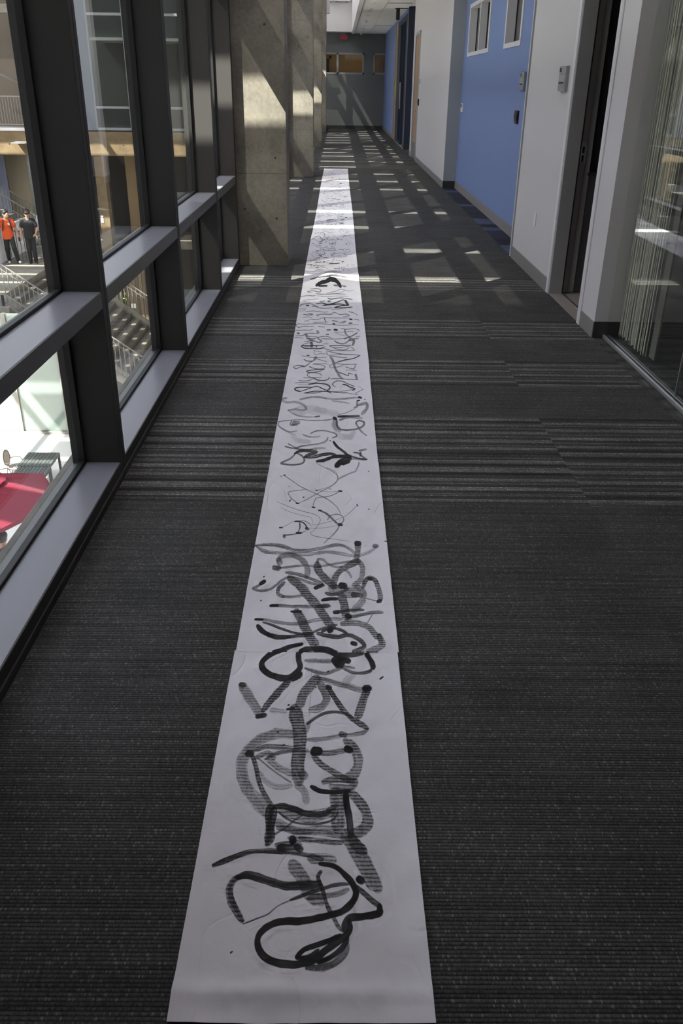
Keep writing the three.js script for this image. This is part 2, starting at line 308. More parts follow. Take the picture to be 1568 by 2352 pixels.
// ---------------------------------------------------------------- the long paper scroll with ink brushwork
// ink is brushed in paper millimetres: u across from the left edge, v along from the standing point; a brush dab is as long as it is seen to be
const SHEETS = [[930, 2024, 640, 1450, 1], [2024, 3420, 576, 1670, 0], [3420, 4840, 448, 1320, 0], [4840, 6250, 352, 1030, 0], [6250, 7650, 288, 840, 0], [7650, 9850, 256, 900, 0], [9850, 12650, 192, 860, 0], [12650, 15450, 160, 700, 0], [15450, 18345, 144, 600, 0]];
const PW = 482;
const sheets = SHEETS.map(([v0, v1, w, h]) => ({ v0, v1, w, h, ink: new Float32Array(w * h) }));
let strokeNo = 0;
function S(wd, dark, rib, dry, path) {
  strokeNo++;
  const q = path.split(' ').map(Number), pts = [];
  for (let i = 0; i < q.length; i += 2) pts.push(new THREE.Vector3(q[i], q[i + 1], 0));
  if (pts.length < 2) return;
  const curve = new THREE.CatmullRomCurve3(pts, false, 'centripetal'), len = curve.getLength(), vmid = pts[0].y / 1000, f = 1.5 / Math.hypot(1.5, vmid);
  for (const sh of sheets) {
    const lo = Math.min(...pts.map((p) => p.y)) - 60, hi = Math.max(...pts.map((p) => p.y)) + 60;
    if (hi < sh.v0 || lo > sh.v1) continue;
    const sx = sh.w / PW, sy = sh.h / (sh.v1 - sh.v0), n = Math.max(4, Math.ceil(len / (0.45 / Math.min(sx, sy)))), lay = new Map();
    const P = curve.getSpacedPoints(n), hw = wd / 2, soft = Math.max(0.9, hw * 0.14, 0.7 / sx);
    for (let k = 0; k <= n; k++) {
      const t = k / n, c = P[k], e = P[Math.min(n, k + 1)], b = P[Math.max(0, k - 1)];
      let tx = e.x - b.x, ty = (e.y - b.y) * f; const tl = Math.hypot(tx, ty) || 1; tx /= tl; ty /= tl;
      const endFade = Math.min(1, 0.72 + 3 * Math.min(t, 1 - t)), r = hw * endFade * (0.9 + 0.2 * noise(t * len / 25, strokeNo, 4));
      const load = dark * (1 - 0.22 * t) * (0.85 + 0.3 * noise(t * len / 40, strokeNo, 8));
      const i0 = Math.floor((c.x - r - soft) * sx), i1 = Math.ceil((c.x + r + soft) * sx), j0 = Math.floor((c.y - (r + soft) / f - sh.v0) * sy), j1 = Math.ceil((c.y + (r + soft) / f - sh.v0) * sy);
      for (let j = Math.max(0, j0); j <= Math.min(sh.h - 1, j1); j++) for (let i = Math.max(0, i0); i <= Math.min(sh.w - 1, i1); i++) {
        const du = (i + 0.5) / sx - c.x, vv = (j + 0.5) / sy + sh.v0, dv = (vv - c.y) * f, dd = Math.hypot(du, dv);
        if (dd > r + soft) continue;
        const rg = r * (0.8 + 0.2 * noise(du / 9 + c.x / 14 + 40, dv / 9 + c.y / 30 + 40, strokeNo));
        let a = 1 - smooth(rg - soft, rg + soft * 0.8, dd);
        const lat = (du * -ty + dv * tx) / (hw + 0.01), along = t * len + strokeNo * 37, K = 3 + wd * 0.16;
        const streak = 0.6 * noise(lat * K + 50, along / 80, 21) + 0.4 * noise(lat * K * 2.7 + 90, along / 34, 22);
        if (dry > 0) a *= lerp(1, smooth(0.34, 0.58, streak + 0.14 * (1 - dry)), Math.min(1, dry * 1.3));
        a *= load * (0.93 + 0.22 * smooth(0.55, 0.95, Math.abs(lat))) * (dark > 0.85 ? 1.12 : 1);
        const id = j * sh.w + i; if (a > (lay.get(id) ?? 0)) lay.set(id, a);
      }
    }
    for (const [id, a0] of lay) {
      const i = id % sh.w, j = (id - i) / sh.w, v = j / sy + sh.v0, u = i / sx;
      let a = a0;
      if (rib > 0) {                                     // rubbed over the carpet ribs underneath
        const ph = (v + 2 * noise(u / 60, v / 60, 33)) / 10.5, w = Math.abs((ph - Math.floor(ph)) - 0.5) * 2, g = noise(u / 4, Math.floor(ph) * 7.3, 35);
        const on = smooth(0.42, 0.8, w + 0.55 * (g - 0.5));
        a = lerp(a, clamp(a * 0.66 + on * (0.16 + 0.75 * a) * smooth(0.02, 0.25, a), 0, 1), rib);
      }
      if (dry > 0.3) a *= 1 - (dry - 0.3) * 0.7 * smooth(0.5, 0.72, noise(u / 1.6, v / 2.8, 36));
      a = clamp(a, 0, 1); sh.ink[id] = 1 - (1 - sh.ink[id]) * (1 - a);
    }
  }
}
S(12,.9,.3,.5,'39 1258 72 1276 107 1290 143 1295 175 1296 207 1292 239 1284 272 1273')
S(14,1,.1,.1,'268 1261 300 1254 323 1232 338 1211 344 1188 334 1164 315 1146 289 1136 259 1128 230 1123 201 1122 175 1115 158 1102 149 1084 152 1063 166 1044 188 1033 216 1030 241 1034 265 1044 282 1059 304 1076 326 1095 331 1108 328 1124')
S(16,.85,.6,.4,'114 1123 101 1143 86 1169 80 1200 88 1222 105 1232')
S(17,1,.1,.3,'94 1227 109 1232 136 1227 168 1216 196 1207 227 1207 250 1208 267 1210')
S(3,.7,0,.2,'117 1116 138 1125 163 1137 184 1157 213 1173')
S(8,.85,0,.3,'209 1172 243 1188 273 1199 304 1209 331 1212')
S(11,.8,.3,.4,'338 1208 357 1193 376 1173 394 1158')
S(16,1,0,.1,'392 1160 390 1144 378 1139 356 1133 330 1129 322 1116 320 1103')
S(9,.8,.4,.3,'270 1241 264 1228 271 1206 278 1183 285 1157 297 1132 307 1111 315 1101')
S(31,.42,.8,.4,'209 1261 234 1219 250 1188 270 1170')
S(13,.5,.2,.6,'247 1177 281 1183 311 1188 327 1197')
S(11,1,0,.2,'227 1046 240 1061 261 1069 289 1079 311 1091')
S(7,1,0,.1,'227 1043 251 1048 268 1060')
S(11,.9,0,.3,'269 1035 290 1044 311 1060 322 1076 325 1085')
S(13,.65,0,.6,'248 1024 276 1024 300 1034 320 1054 325 1070')
S(19,1,0,0,'205 1328 206 1324')
S(16,.85,.2,.3,'176 1305 186 1302')
S(16,.9,.2,.3,'216 1307 225 1300')
S(11,.7,.3,.5,'170 1312 198 1317 224 1313')
S(36,.5,.8,.3,'324 1341 340 1310 355 1281 367 1252 377 1225 388 1204')
S(18,1,0,.1,'352 1223 356 1220')
S(19,.85,.7,.3,'159 1414 155 1381 153 1350 150 1321')
S(14,.5,.7,.6,'171 1360 229 1350 287 1343 328 1330')
S(12,.4,.8,.6,'197 1332 246 1325 287 1319 312 1316')
S(24,.4,.8,.5,'248 1275 272 1275 296 1271')
S(31,.38,.75,.4,'192 1667 156 1670 120 1656 93 1630 75 1594 69 1555 75 1517 90 1480 114 1445 136 1415 150 1396')
S(12,.65,.6,.4,'87 1599 103 1555 113 1513 127 1472 143 1441 158 1419')
S(27,.5,.6,.4,'37 1860 56 1824 75 1789 93 1754 102 1740')
S(20,.85,.85,.3,'106 1760 124 1801 145 1843 167 1881')
S(17,.8,.2,.3,'35 1863 43 1862')
S(14,.95,.2,.2,'91 1733 113 1740')
S(18,.55,.3,.6,'254 1894 278 1885 302 1873 334 1863 361 1849 383 1847')
S(24,.6,.8,.4,'387 1849 377 1810 368 1775 359 1737')
S(20,.95,0,.2,'381 1853 393 1855')
S(17,.85,.1,.3,'277 1857 282 1854')
S(15,.8,.7,.3,'280 1857 295 1815 314 1774 336 1740 355 1718 373 1701 383 1690')
S(12,.5,.3,.6,'382 1686 373 1676 347 1669 317 1663 288 1655 259 1649 230 1647')
S(15,.7,.3,.4,'314 1669 325 1666')
S(31,.5,.75,.3,'248 1894 225 1856 209 1820 202 1778')
S(23,.5,.5,.5,'254 1875 269 1839 275 1803 261 1773 234 1764')
S(36,.6,.9,.2,'188 1767 197 1727 205 1689 209 1647 209 1606 207 1566 209 1528 212 1504')
S(8,.9,.1,.2,'169 1764 188 1767')
S(9,.85,.1,.3,'226 1708 246 1732 268 1748 299 1753 325 1748 344 1736')
S(15,.3,.2,.6,'223 1678 228 1711')
S(15,.3,.2,.7,'127 1759 166 1752')
S(18,.9,0,.3,'80 1594 89 1592')
S(14,.55,.4,.6,'95 1604 123 1620 159 1620 195 1615 231 1606')
S(9,.55,.4,.4,'126 1575 146 1594 174 1604 202 1610')
S(14,.4,.7,.4,'101 1580 132 1597 147 1580')
S(22,1,0,.1,'246 1606 258 1606')
S(20,1,0,.1,'328 1616 337 1612')
S(14,.65,.3,.5,'263 1599 295 1602 324 1611')
S(26,.48,.8,.3,'326 1645 346 1621 357 1582 354 1548 340 1523 320 1515')
S(16,.6,.85,.3,'246 1586 268 1557 296 1533 323 1515 342 1506')
S(14,.32,.3,.6,'112 1531 132 1504 160 1486 194 1490')
S(4,.55,.1,.3,'101 1584 135 1550 165 1523 193 1500')
S(17,.3,.7,.5,'133 1575 163 1546 196 1528')
S(17,.5,.7,.4,'272 1500 296 1509 323 1509 347 1505 340 1486 316 1482 289 1486')
S(11,1,0,.2,'243 1485 262 1472 286 1469 316 1470 333 1474')
S(16,1,.1,.1,'324 1469 326 1438 330 1404 333 1371 336 1335')
S(39,.5,.95,.3,'303 1469 305 1434 305 1395 306 1358')
S(26,.52,.85,.2,'338 1469 357 1438 372 1404 373 1375 361 1352 338 1343')
S(15,.95,.1,.3,'158 1423 177 1425 201 1417 231 1402 264 1398 287 1409')
S(13,.7,.3,.4,'283 1412 303 1429')
S(5,.8,.1,.2,'169 1407 186 1390 206 1377 239 1370 271 1374 296 1386 306 1408')
S(29,.35,.85,.4,'175 1413 205 1401 238 1391 296 1410')
S(19,.35,.85,.5,'160 1382 191 1361 226 1352 271 1358 303 1354')
S(18,.85,.75,.2,'148 1424 147 1394 152 1361 157 1337 150 1314')
S(5,.6,.1,.2,'163 1339 188 1361 206 1381 225 1397')
S(14,1,0,.1,'204 1327 207 1322')
S(14,.85,.4,.4,'178 1307 222 1307')
S(11,.45,.85,.4,'221 1333 272 1322 316 1319')
S(25,.7,.85,.2,'335 1335 350 1307 363 1295')
S(20,.3,.3,.6,'208 1491 225 1472 233 1437')
S(21,.45,.2,.5,'218 1528 224 1518')
S(5,1,0,0,'425 1894 434 1904')
S(24,.15,0,.7,'326 1876 347 1915')
S(13,.6,.2,.7,'1 2656 49 2665 98 2658 140 2630 188 2627 236 2644 284 2665 320 2666 349 2634 368 2598')
S(14,.45,.2,.8,'5 2652 36 2616 85 2605 141 2604 205 2603 260 2618 316 2605 360 2590 396 2607 425 2635 442 2660')
S(19,.9,0,.3,'370 2685 381 2684')
S(18,.6,.1,.6,'434 2664 444 2664')
S(24,.45,.5,.4,'376 2684 373 2626 367 2570')
S(23,.45,.6,.5,'92 2558 102 2580 126 2592 158 2582 183 2544 196 2491 194 2440')
S(25,.6,.1,.6,'92 2554 97 2535')
S(21,.7,.1,.4,'81 2500 97 2498')
S(9,.6,.1,.6,'88 2497 115 2501 145 2513 184 2521 230 2518 285 2534 332 2547 375 2551')
S(9,.5,.2,.5,'230 2537 233 2566 249 2563 265 2538 293 2515 316 2514')
S(27,.55,.95,.2,'229 2537 234 2492 252 2448 274 2412 293 2388')
S(24,.55,.9,.2,'375 2555 332 2516 304 2478 289 2427 287 2377')
S(19,.38,.8,.3,'371 2563 387 2517 385 2465 373 2414 353 2391')
S(9,.35,.2,.6,'316 2501 335 2482 348 2442')
S(10,.6,.2,.6,'51 2409 33 2379 20 2361 43 2351 71 2360 95 2388 112 2417 138 2439 164 2432 195 2411 226 2397 256 2391')
S(14,1,0,.1,'41 2394 54 2412')
S(13,.6,.4,.5,'125 2468 155 2463 187 2447 218 2426 248 2405')
S(30,.58,.95,.15,'138 2432 166 2396 190 2355 213 2308 236 2263 255 2219 272 2176 286 2153')
S(13,.6,.85,.3,'121 2403 105 2368 105 2333 123 2316')
S(11,.5,.2,.6,'118 2318 151 2317 184 2328')
S(13,.9,.1,.3,'225 2373 252 2394')
S(22,.95,0,.3,'312 2393 325 2389')
S(13,.75,.1,.4,'262 2343 282 2335 312 2349 334 2371')
S(11,.9,.1,.3,'250 2301 272 2309 301 2310')
S(18,.8,.2,.5,'350 2337 381 2331')
S(41,.4,.8,.5,'282 2370 323 2351 367 2351')
S(18,.6,.95,.2,'386 2383 395 2420 410 2442 426 2428 436 2380 441 2332 439 2295')
S(14,.95,0,.2,'407 2436 415 2432')
S(12,.95,0,.3,'431 2292 442 2302')
S(3,.6,0,.2,'396 2311 431 2295')
S(22,.42,.5,.6,'364 2386 386 2352 385 2311 369 2271 351 2244')
S(12,.6,.5,.6,'100 2264 114 2264 158 2262 201 2262 244 2263 276 2269')
S(11,1,.1,.1,'84 2266 109 2265')
S(14,.7,.3,.4,'236 2263 272 2270')
S(30,.62,.95,.15,'169 2233 185 2193 201 2145 213 2110 227 2070 235 2045')
S(9,1,.1,.1,'153 2233 184 2233')
S(29,.52,.95,.2,'315 2330 321 2284 326 2232 329 2201')
S(11,.7,.1,.4,'290 2227 308 2235 340 2244 383 2246')
S(12,.65,.2,.5,'333 2206 364 2214 400 2226 425 2231 443 2230')
S(3,.55,0,.3,'410 2215 391 2165')
S(17,1,0,.2,'331 2211 338 2209')
S(14,.9,.1,.3,'290 2232 304 2235')
S(12,.5,.2,.7,'43 2182 71 2182 106 2173 145 2168 176 2168 217 2181 266 2194 315 2195')
S(9,.95,.1,.3,'43 2183 67 2182')
S(16,1,0,.2,'53 2149 69 2122 94 2102 122 2093 152 2096')
S(13,.85,.1,.5,'149 2096 186 2103 220 2109')
S(8,.75,.1,.3,'69 2167 104 2152 140 2132 178 2115 213 2114 246 2138 280 2157 298 2164')
S(14,.85,.4,.4,'240 2116 267 2105 301 2099 332 2110 352 2100 372 2077 381 2055 371 2037 348 2026')
S(10,.85,.2,.3,'253 2127 277 2145 305 2139 328 2120')
S(15,1,0,.2,'274 2131 281 2134')
S(15,1,0,.2,'345 2066 355 2063')
S(20,.42,.85,.2,'315 2169 346 2177 377 2165 401 2142 417 2107 433 2084 436 2061 417 2039 391 2027')
S(17,.6,.9,.2,'427 2107 432 2061')
S(18,1,0,.15,'192 2059 162 2046 136 2029 111 2012 92 1986 85 1962 92 1933 108 1912 133 1900 157 1896 181 1914 196 1945 191 1982 190 2013 205 2033 235 2036')
S(19,1,0,.1,'228 2037 265 2031 291 2015 314 2004 347 2009 377 2015')
S(18,1,0,.15,'390 2015 403 1979 408 1947')
S(10,.85,.1,.5,'404 1943 397 1931 371 1921 346 1925 321 1942')
S(32,1,0,.1,'301 1980 311 1965')
S(19,1,0,.1,'321 1981 337 1979')
S(14,.55,.2,.7,'211 1977 249 1976 288 1974')
S(10,.6,.1,.6,'212 1940 238 1925 270 1917 295 1930 314 1941')
S(8,.5,.1,.6,'324 1952 353 1944')
S(22,1,0,.2,'197 1914 175 1898')
S(14,.35,.3,.6,'23 4278 1 4263 8 4225 36 4212 69 4223 103 4198 128 4150 134 4113 116 4096 79 4102 43 4086')
S(7,.4,.1,.5,'43 4086 63 4051 97 4013 138 3998 183 3999')
S(6,.8,0,.2,'183 3999 208 4007')
S(11,.5,.3,.7,'96 4263 137 4293 190 4302 248 4275 300 4273 358 4289 415 4299')
S(12,.9,0,.2,'411 4302 425 4291')
S(9,.4,.1,.95,'267 4241 319 4228 362 4202')
S(10,1,0,.2,'402 4248 414 4251')
S(12,.5,.1,.6,'402 4238 396 4148 384 4134')
S(18,.45,.6,.4,'406 4173 446 4201 453 4149 439 4082 423 4040')
S(5,.45,.1,.5,'296 4015 346 4066 388 4120')
S(11,.9,.1,.4,'301 4000 346 4008 409 4016')
S(13,.65,.2,.6,'310 3956 355 3995 422 3984')
S(5,.6,0,.4,'8 3916 51 3942 104 3954 158 3948 220 3947 265 3961 287 3987')
S(22,.6,.2,.5,'78 3903 106 3912')
S(8,.5,.1,.5,'69 3943 68 3881 101 3880')
S(8,.4,.1,.5,'6 3916 7 3867 32 3820 68 3786 102 3803')
S(4,.3,0,.5,'18 3832 55 3785 96 3750')
S(18,.95,0,.3,'280 3980 289 3972')
S(9,.65,.1,.4,'294 3962 297 3876 312 3828 344 3817 384 3830 410 3849 429 3885 428 3926 408 3945 392 3921 401 3854 417 3796 438 3750')
S(31,.35,0,.6,'287 3949 288 3863 307 3810')
S(7,.75,.1,.6,'168 3765 197 3805 232 3806 262 3791 288 3769 295 3734 275 3714')
S(8,.6,.1,.7,'134 3753 165 3729 190 3725 216 3738')
S(25,.18,0,.95,'83 3740 116 3679 167 3669')
S(30,.16,0,.95,'301 3746 352 3725 379 3794')
S(37,.14,0,.95,'180 4114 255 4063 301 4039')
S(55,.1,0,.9,'81 4071 153 4113 227 4076')
S(8,.65,.1,.6,'57 3606 99 3586 135 3614 176 3631 218 3643 246 3677 254 3720')
S(10,.6,.1,.7,'103 3586 153 3566 194 3581 243 3584')
S(5,.9,0,.9,'68 3639 90 3613 112 3586')
S(15,.9,.1,.3,'106 3523 129 3553 170 3558 203 3541 196 3523 172 3512 152 3481')
S(9,.65,.5,.4,'110 3534 140 3493 153 3443 140 3403 109 3391 73 3396 49 3406 63 3431 89 3462 107 3511')
S(15,.9,.1,.5,'157 3478 197 3484 236 3511 269 3522 291 3512')
S(16,1,0,.2,'210 3435 237 3445 269 3476 293 3489 333 3493 360 3483')
S(28,1,0,.1,'295 3388 313 3425 337 3452 357 3468')
S(16,1,0,.1,'354 3438 321 3408')
S(12,.95,0,.2,'281 3667 297 3613 322 3560 342 3517')
S(9,.85,.1,.4,'338 3519 370 3487 401 3467 433 3458')
S(10,.6,.1,.4,'374 3535 395 3531 410 3500 429 3460')
S(11,.5,.4,.5,'401 3560 433 3582')
S(11,.7,.2,.4,'407 3541 405 3500')
S(10,.4,.2,.6,'361 3466 397 3461 433 3454')
S(3,.6,.5,.2,'68 3280 105 3225 153 3155 207 3097 251 3056 280 3016 302 2969 312 2923')
S(5,1,0,0,'67 3282 75 3278')
S(3,.55,.5,.2,'206 3415 239 3367 274 3330 298 3284 300 3238 279 3184 243 3132 207 3080 172 3038 139 3009')
S(2,.5,.5,.2,'250 3365 286 3330 298 3293 296 3229 257 3162 213 3129')
S(6,.95,0,.1,'134 3011 145 3008')
S(4,.5,.4,.4,'139 3009 110 3061 98 3111 125 3127 169 3134')
S(2,.5,0,.3,'208 3126 261 3119 309 3129')
S(6,.8,0,.1,'209 3129 217 3126')
S(7,1,0,0,'305 3131 318 3128')
S(3,.6,.4,.3,'311 3126 262 3073 218 3056 205 3015 203 2979')
S(6,.9,0,.1,'199 2976 210 2973')
S(7,.35,.7,.3,'397 3429 388 3371 375 3323 355 3308 301 3247')
S(8,.65,.2,.4,'230 2948 256 2922 281 2877 299 2839')
S(6,1,0,0,'225 2950 237 2947')
S(2,.5,.4,.3,'380 2998 355 2947 326 2900 281 2862 240 2839 197 2822')
S(5,.6,0,.2,'378 3001 381 2987')
S(2,.5,.5,.2,'55 3015 103 2981 161 2943 211 2913 233 2876 227 2832 215 2788 199 2753 213 2736 249 2723 299 2710 348 2701')
S(2,.35,.5,.3,'76 2964 124 2927 163 2905 195 2890 202 2860 203 2838')
S(4,.5,.2,.4,'261 2869 274 2907 302 2919 320 2900 323 2863 309 2832')
S(12,.8,.1,.3,'305 2831 316 2830')
S(4,.5,.5,.3,'309 2830 299 2790 276 2733 250 2683')
S(2,.4,0,.3,'194 2795 248 2803 302 2824')
S(5,1,0,.1,'134 2852 165 2843 180 2816 185 2795')
S(5,.8,.3,.2,'155 2837 157 2794 152 2762')
S(3,.6,.1,.3,'137 2859 175 2853 196 2830')
S(2,.55,0,.2,'86 2800 108 2822 127 2852')
S(6,.95,0,.1,'80 2800 91 2800')
S(11,.85,0,.3,'181 2796 190 2789')
S(8,1,0,.1,'146 2755 164 2755')
S(5,.75,.1,.3,'103 2736 126 2741 149 2748')
S(11,.7,0,.4,'101 2734 103 2723')
S(3,.5,.2,.4,'162 2753 181 2773')
S(5,.9,0,0,'475 2698 483 2694')
S(17,.25,0,.95,'-6 7706 148 7688 286 7751')
S(9,.35,0,.8,'15 7571 150 7600 286 7586')
S(12,.95,0,.6,'61 7312 129 7326 208 7321 287 7348 393 7362')
S(16,.8,0,.7,'223 7424 292 7428')
S(21,1,0,.1,'115 7118 148 7176 194 7195')
S(23,1,0,.1,'189 7195 235 7247 277 7229 303 7165 319 7077')
S(12,1,0,.1,'134 7100 206 7094')
S(6,1,0,.2,'243 7260 218 7321')
S(10,.8,0,.8,'262 7114 339 7099 364 7089')
S(6,.7,0,.2,'68 6992 131 7010 157 6944 143 6886 92 6929 49 6890 80 6860')
S(4,.6,0,.2,'204 6855 263 6892 323 6987 388 6933 424 6965')
S(4,.5,0,.2,'204 6817 283 6822 353 6938')
S(6,.75,0,.3,'120 6822 194 6810 263 6814 357 6816')
S(6,.6,0,.3,'-3 6701 58 6748 102 6746 116 6773')
S(4,.65,0,.3,'127 6752 215 6723 288 6738 381 6743')
S(8,.75,0,.3,'216 6670 240 6628 313 6675 409 6637')
S(4,.6,0,.3,'26 6565 63 6598 101 6621 144 6645')
S(4,.6,0,.3,'27 6555 56 6525 85 6516')
S(5,.8,0,.2,'155 6551 198 6574')
S(10,.9,0,.3,'217 6560 236 6555')
S(9,.85,0,.2,'129 6468 171 6500 218 6452 294 6537 337 6608 369 6449')
S(9,1,0,.1,'181 6420 247 6451 313 6466 359 6425')
S(8,1,0,.1,'268 6355 312 6406 373 6439')
S(8,1,0,.1,'271 6351 336 6348 405 6379')
S(21,.7,0,.3,'356 6592 373 6439')
S(7,.55,0,.3,'6 6372 22 6438 77 6475 116 6417 155 6340 220 6333 252 6364')
S(12,.9,0,.2,'55 6414 72 6406')
S(5,.6,0,.2,'98 6386 145 6378')
S(4,.45,0,.3,'-10 6216 4 6293 50 6305 30 6237 -6 6226')
S(6,.5,0,.3,'53 6219 112 6241 148 6224 199 6207 221 6224')
S(6,.35,0,.4,'243 6305 312 6304')
S(7,.5,0,.3,'152 6076 142 6112 186 6142 245 6144 267 6207 312 6138 357 6150 379 6105 334 6075')
S(7,.55,0,.3,'43 6126 97 6115 110 6129 73 6164')
S(8,.4,0,.4,'376 6235 416 6180 442 6108')
S(4,.6,0,.2,'42 6026 77 6054 109 6020')
S(4,.65,0,.2,'84 5975 145 5977 188 6029 250 6035 312 6035 378 6022 400 5980')
S(4,.6,0,.2,'56 5912 80 5948 86 5905')
S(4,.6,0,.2,'121 5898 182 5904 225 5910')
S(8,.5,0,.3,'197 6024 208 5911')
S(6,.7,0,.2,'255 5956 295 5930')
S(6,.5,0,.3,'303 5889 351 5940 329 5880')
S(4,.55,0,.2,'409 5981 439 5978 444 5930')
S(11,.9,0,.1,'380 5988 396 5987')
S(9,.85,0,.1,'373 5882 396 5885')
S(10,.85,0,.1,'260 5870 273 5860')
S(5,.5,0,.2,'24 5743 2 5798 11 5839 75 5845 157 5860 247 5844 312 5828 376 5831 441 5844')
S(5,.65,0,.2,'20 5739 56 5784 99 5779 128 5787')
S(5,.6,0,.2,'158 5788 176 5772 203 5770')
S(5,.65,0,.3,'-2 5664 60 5679 102 5684 122 5706')
S(10,.95,0,.1,'20 5598 33 5596')
S(15,.95,0,.1,'270 5704 289 5699')
S(8,.85,0,.1,'219 5689 244 5697')
S(8,.85,0,.1,'217 5578 233 5576')
S(17,.4,0,.3,'151 5659 162 5620')
S(5,.5,0,.3,'64 5577 96 5601 163 5601')
S(5,.55,0,.3,'312 5739 354 5716 409 5732 442 5696 429 5663')
S(11,.4,.4,.3,'341 5708 349 5596 369 5520 393 5475 430 5489')
S(3,.5,0,.2,'270 5648 312 5571 349 5541')
S(4,.5,0,.2,'270 5640 354 5650 404 5659')
S(9,.55,.2,.3,'428 5631 381 5533 336 5470')
S(4,.65,0,.2,'414 5528 443 5541')
S(5,.65,0,.2,'9 5528 57 5544 80 5585 99 5524 156 5517')
S(4,.7,0,.2,'6 5487 64 5480')
S(14,.5,.3,.3,'77 5569 92 5493 118 5434 139 5411')
S(5,.65,0,.2,'85 5463 133 5465 169 5509 213 5529 255 5482')
S(4,.6,0,.2,'182 5467 271 5463 352 5486')
S(6,.75,0,.2,'75 5394 119 5408 168 5377 187 5393 166 5463 157 5496')
S(9,.5,.2,.3,'271 5426 292 5379 327 5355 360 5411 377 5487')
S(16,.5,.3,.3,'368 5437 396 5443 391 5325')
S(7,1,0,.1,'161 5296 114 5286 75 5293 61 5298 65 5264 89 5237 140 5231 186 5235 209 5270')
S(4,.8,0,.1,'66 5315 89 5351 128 5367')
S(20,.6,.5,.2,'122 5367 125 5278')
S(6,.9,0,.1,'154 5262 169 5302 201 5306')
S(4,.6,0,.2,'200 5341 232 5351')
S(6,.85,0,.2,'240 5305 272 5315 331 5317 383 5328')
S(7,.55,0,.3,'240 5299 272 5253 311 5213 347 5225 363 5268')
S(4,.7,0,.2,'202 5236 245 5202 311 5196 401 5199')
S(5,.55,0,.3,'272 5281 311 5265 351 5295 382 5268 401 5202')
S(3,.7,0,.2,'137 5192 164 5172 192 5159')
S(3,.7,0,.2,'145 5176 151 5098 181 5118 227 5114')
S(5,.7,0,.2,'226 5179 273 5143 330 5110 388 5099 433 5089')
S(4,.6,0,.2,'222 5173 235 5088 273 5095 315 5104')
S(3,.75,0,.2,'68 5068 114 5049 168 5033 224 5048')
S(10,.5,.2,.3,'160 5059 146 4993')
S(6,.95,0,.1,'100 5080 117 5078')
S(6,.7,0,.2,'86 4997 106 4964 140 4965 168 5025')
S(4,.6,0,.2,'169 5000 199 4976 225 4955')
S(15,.5,0,.4,'247 5062 263 4972 274 4860 293 4741 311 4649 325 4616')
S(5,.6,.3,.3,'258 5069 296 5051 341 5031 349 5053')
S(7,.8,0,.3,'433 5085 387 5015 341 4988 304 4958 278 4922')
S(4,.6,0,.2,'249 4820 289 4834 326 4896 274 4907 245 4871 249 4832')
S(4,.8,0,.2,'326 4896 378 4901 409 4904')
S(5,.6,0,.3,'400 4902 387 4813 340 4848')
S(5,.75,0,.2,'30 4849 55 4864 99 4851 74 4838 47 4801 30 4836')
S(6,.65,0,.3,'95 4851 112 4885 126 4929 143 4967')
S(5,.65,0,.2,'121 4854 151 4817 188 4801 216 4821 208 4870 179 4891 145 4892')
S(3,.6,0,.2,'145 4910 230 4918')
S(6,.75,0,.2,'217 4797 181 4794 138 4780 113 4756 125 4735 167 4746 203 4773')
S(3,.7,0,.2,'343 4778 376 4789 405 4780')
S(5,.75,0,.2,'297 4741 325 4716 357 4685 361 4729 382 4709')
S(14,.5,.3,.3,'400 4707 406 4619')
S(4,.85,0,.2,'255 4616 311 4619 346 4614 412 4606')
S(5,.6,0,.2,'205 4646 170 4638 135 4652 119 4697 139 4733 182 4723 205 4680')
S(4,.6,0,.2,'100 4636 156 4637')
S(7,.7,0,.3,'156 4637 178 4600 213 4588 241 4613 248 4647')
S(4,.85,0,.2,'74 4585 109 4573 143 4596 156 4630')
S(3,.85,0,.2,'52 4538 103 4546 159 4544 193 4567')
S(3,.6,0,.2,'74 4509 132 4508 172 4553')
S(9,.75,0,.3,'135 4519 180 4534 225 4524 249 4493 253 4451 240 4408 260 4368')
S(7,.9,0,.2,'92 4393 65 4411 60 4442 86 4464 120 4467 147 4466')
S(5,1,0,.1,'96 4398 128 4434 161 4469 181 4480 209 4449 240 4408')
S(5,.95,0,.1,'113 4367 150 4389 190 4397 230 4398 277 4389 321 4374 351 4379')
S(4,.95,0,.1,'120 4367 164 4366 204 4374')
S(7,.55,0,.3,'266 4515 276 4557 297 4579 325 4569 352 4529 389 4487')
S(4,.7,0,.2,'266 4526 277 4489 285 4481')
S(8,.85,0,.3,'325 4519 345 4505 365 4473 392 4445 378 4417')
S(4,.6,0,.2,'270 4393 317 4405 358 4421 396 4443')
S(3,.6,0,.2,'439 4430 411 4393 394 4362 407 4346 351 4371')
S(2,.6,0,.2,'410 4488 439 4434')
S(2,.4,0,.2,'321 4506 311 4440')
S(8,.5,0,.3,'92 9876 108 9967 128 9914 151 9756')
S(7,.95,0,.1,'142 9745 156 9746')
S(7,.8,0,.1,'10 9406 21 9473 40 9498')
S(9,.6,0,.4,'47 9627 85 9664 110 9530 137 9399 98 9299')
S(7,.9,0,.1,'286 9560 305 9494')
S(5,.6,0,.2,'199 9387 231 9472 275 9442')
S(7,1,0,.1,'32 9193 40 9193')
S(7,1,0,.1,'98 9172 129 9212')
S(7,1,0,.1,'204 9205 218 9175')
S(7,1,0,.1,'230 9229 246 9221')
S(7,.9,0,.1,'382 9199 396 9250')
S(3,.6,0,.1,'66 9108 78 9017 121 8975 152 8977 193 9040')
S(4,.7,0,.1,'112 8900 154 8844 185 8802 236 8806 277 8852 235 8923 194 8905')
S(5,.8,0,.1,'302 8868 328 8900 359 8872')
S(7,.9,0,.1,'387 8889 395 8875')
S(3,.5,0,.1,'44 8749 51 8678 86 8667 113 8612')
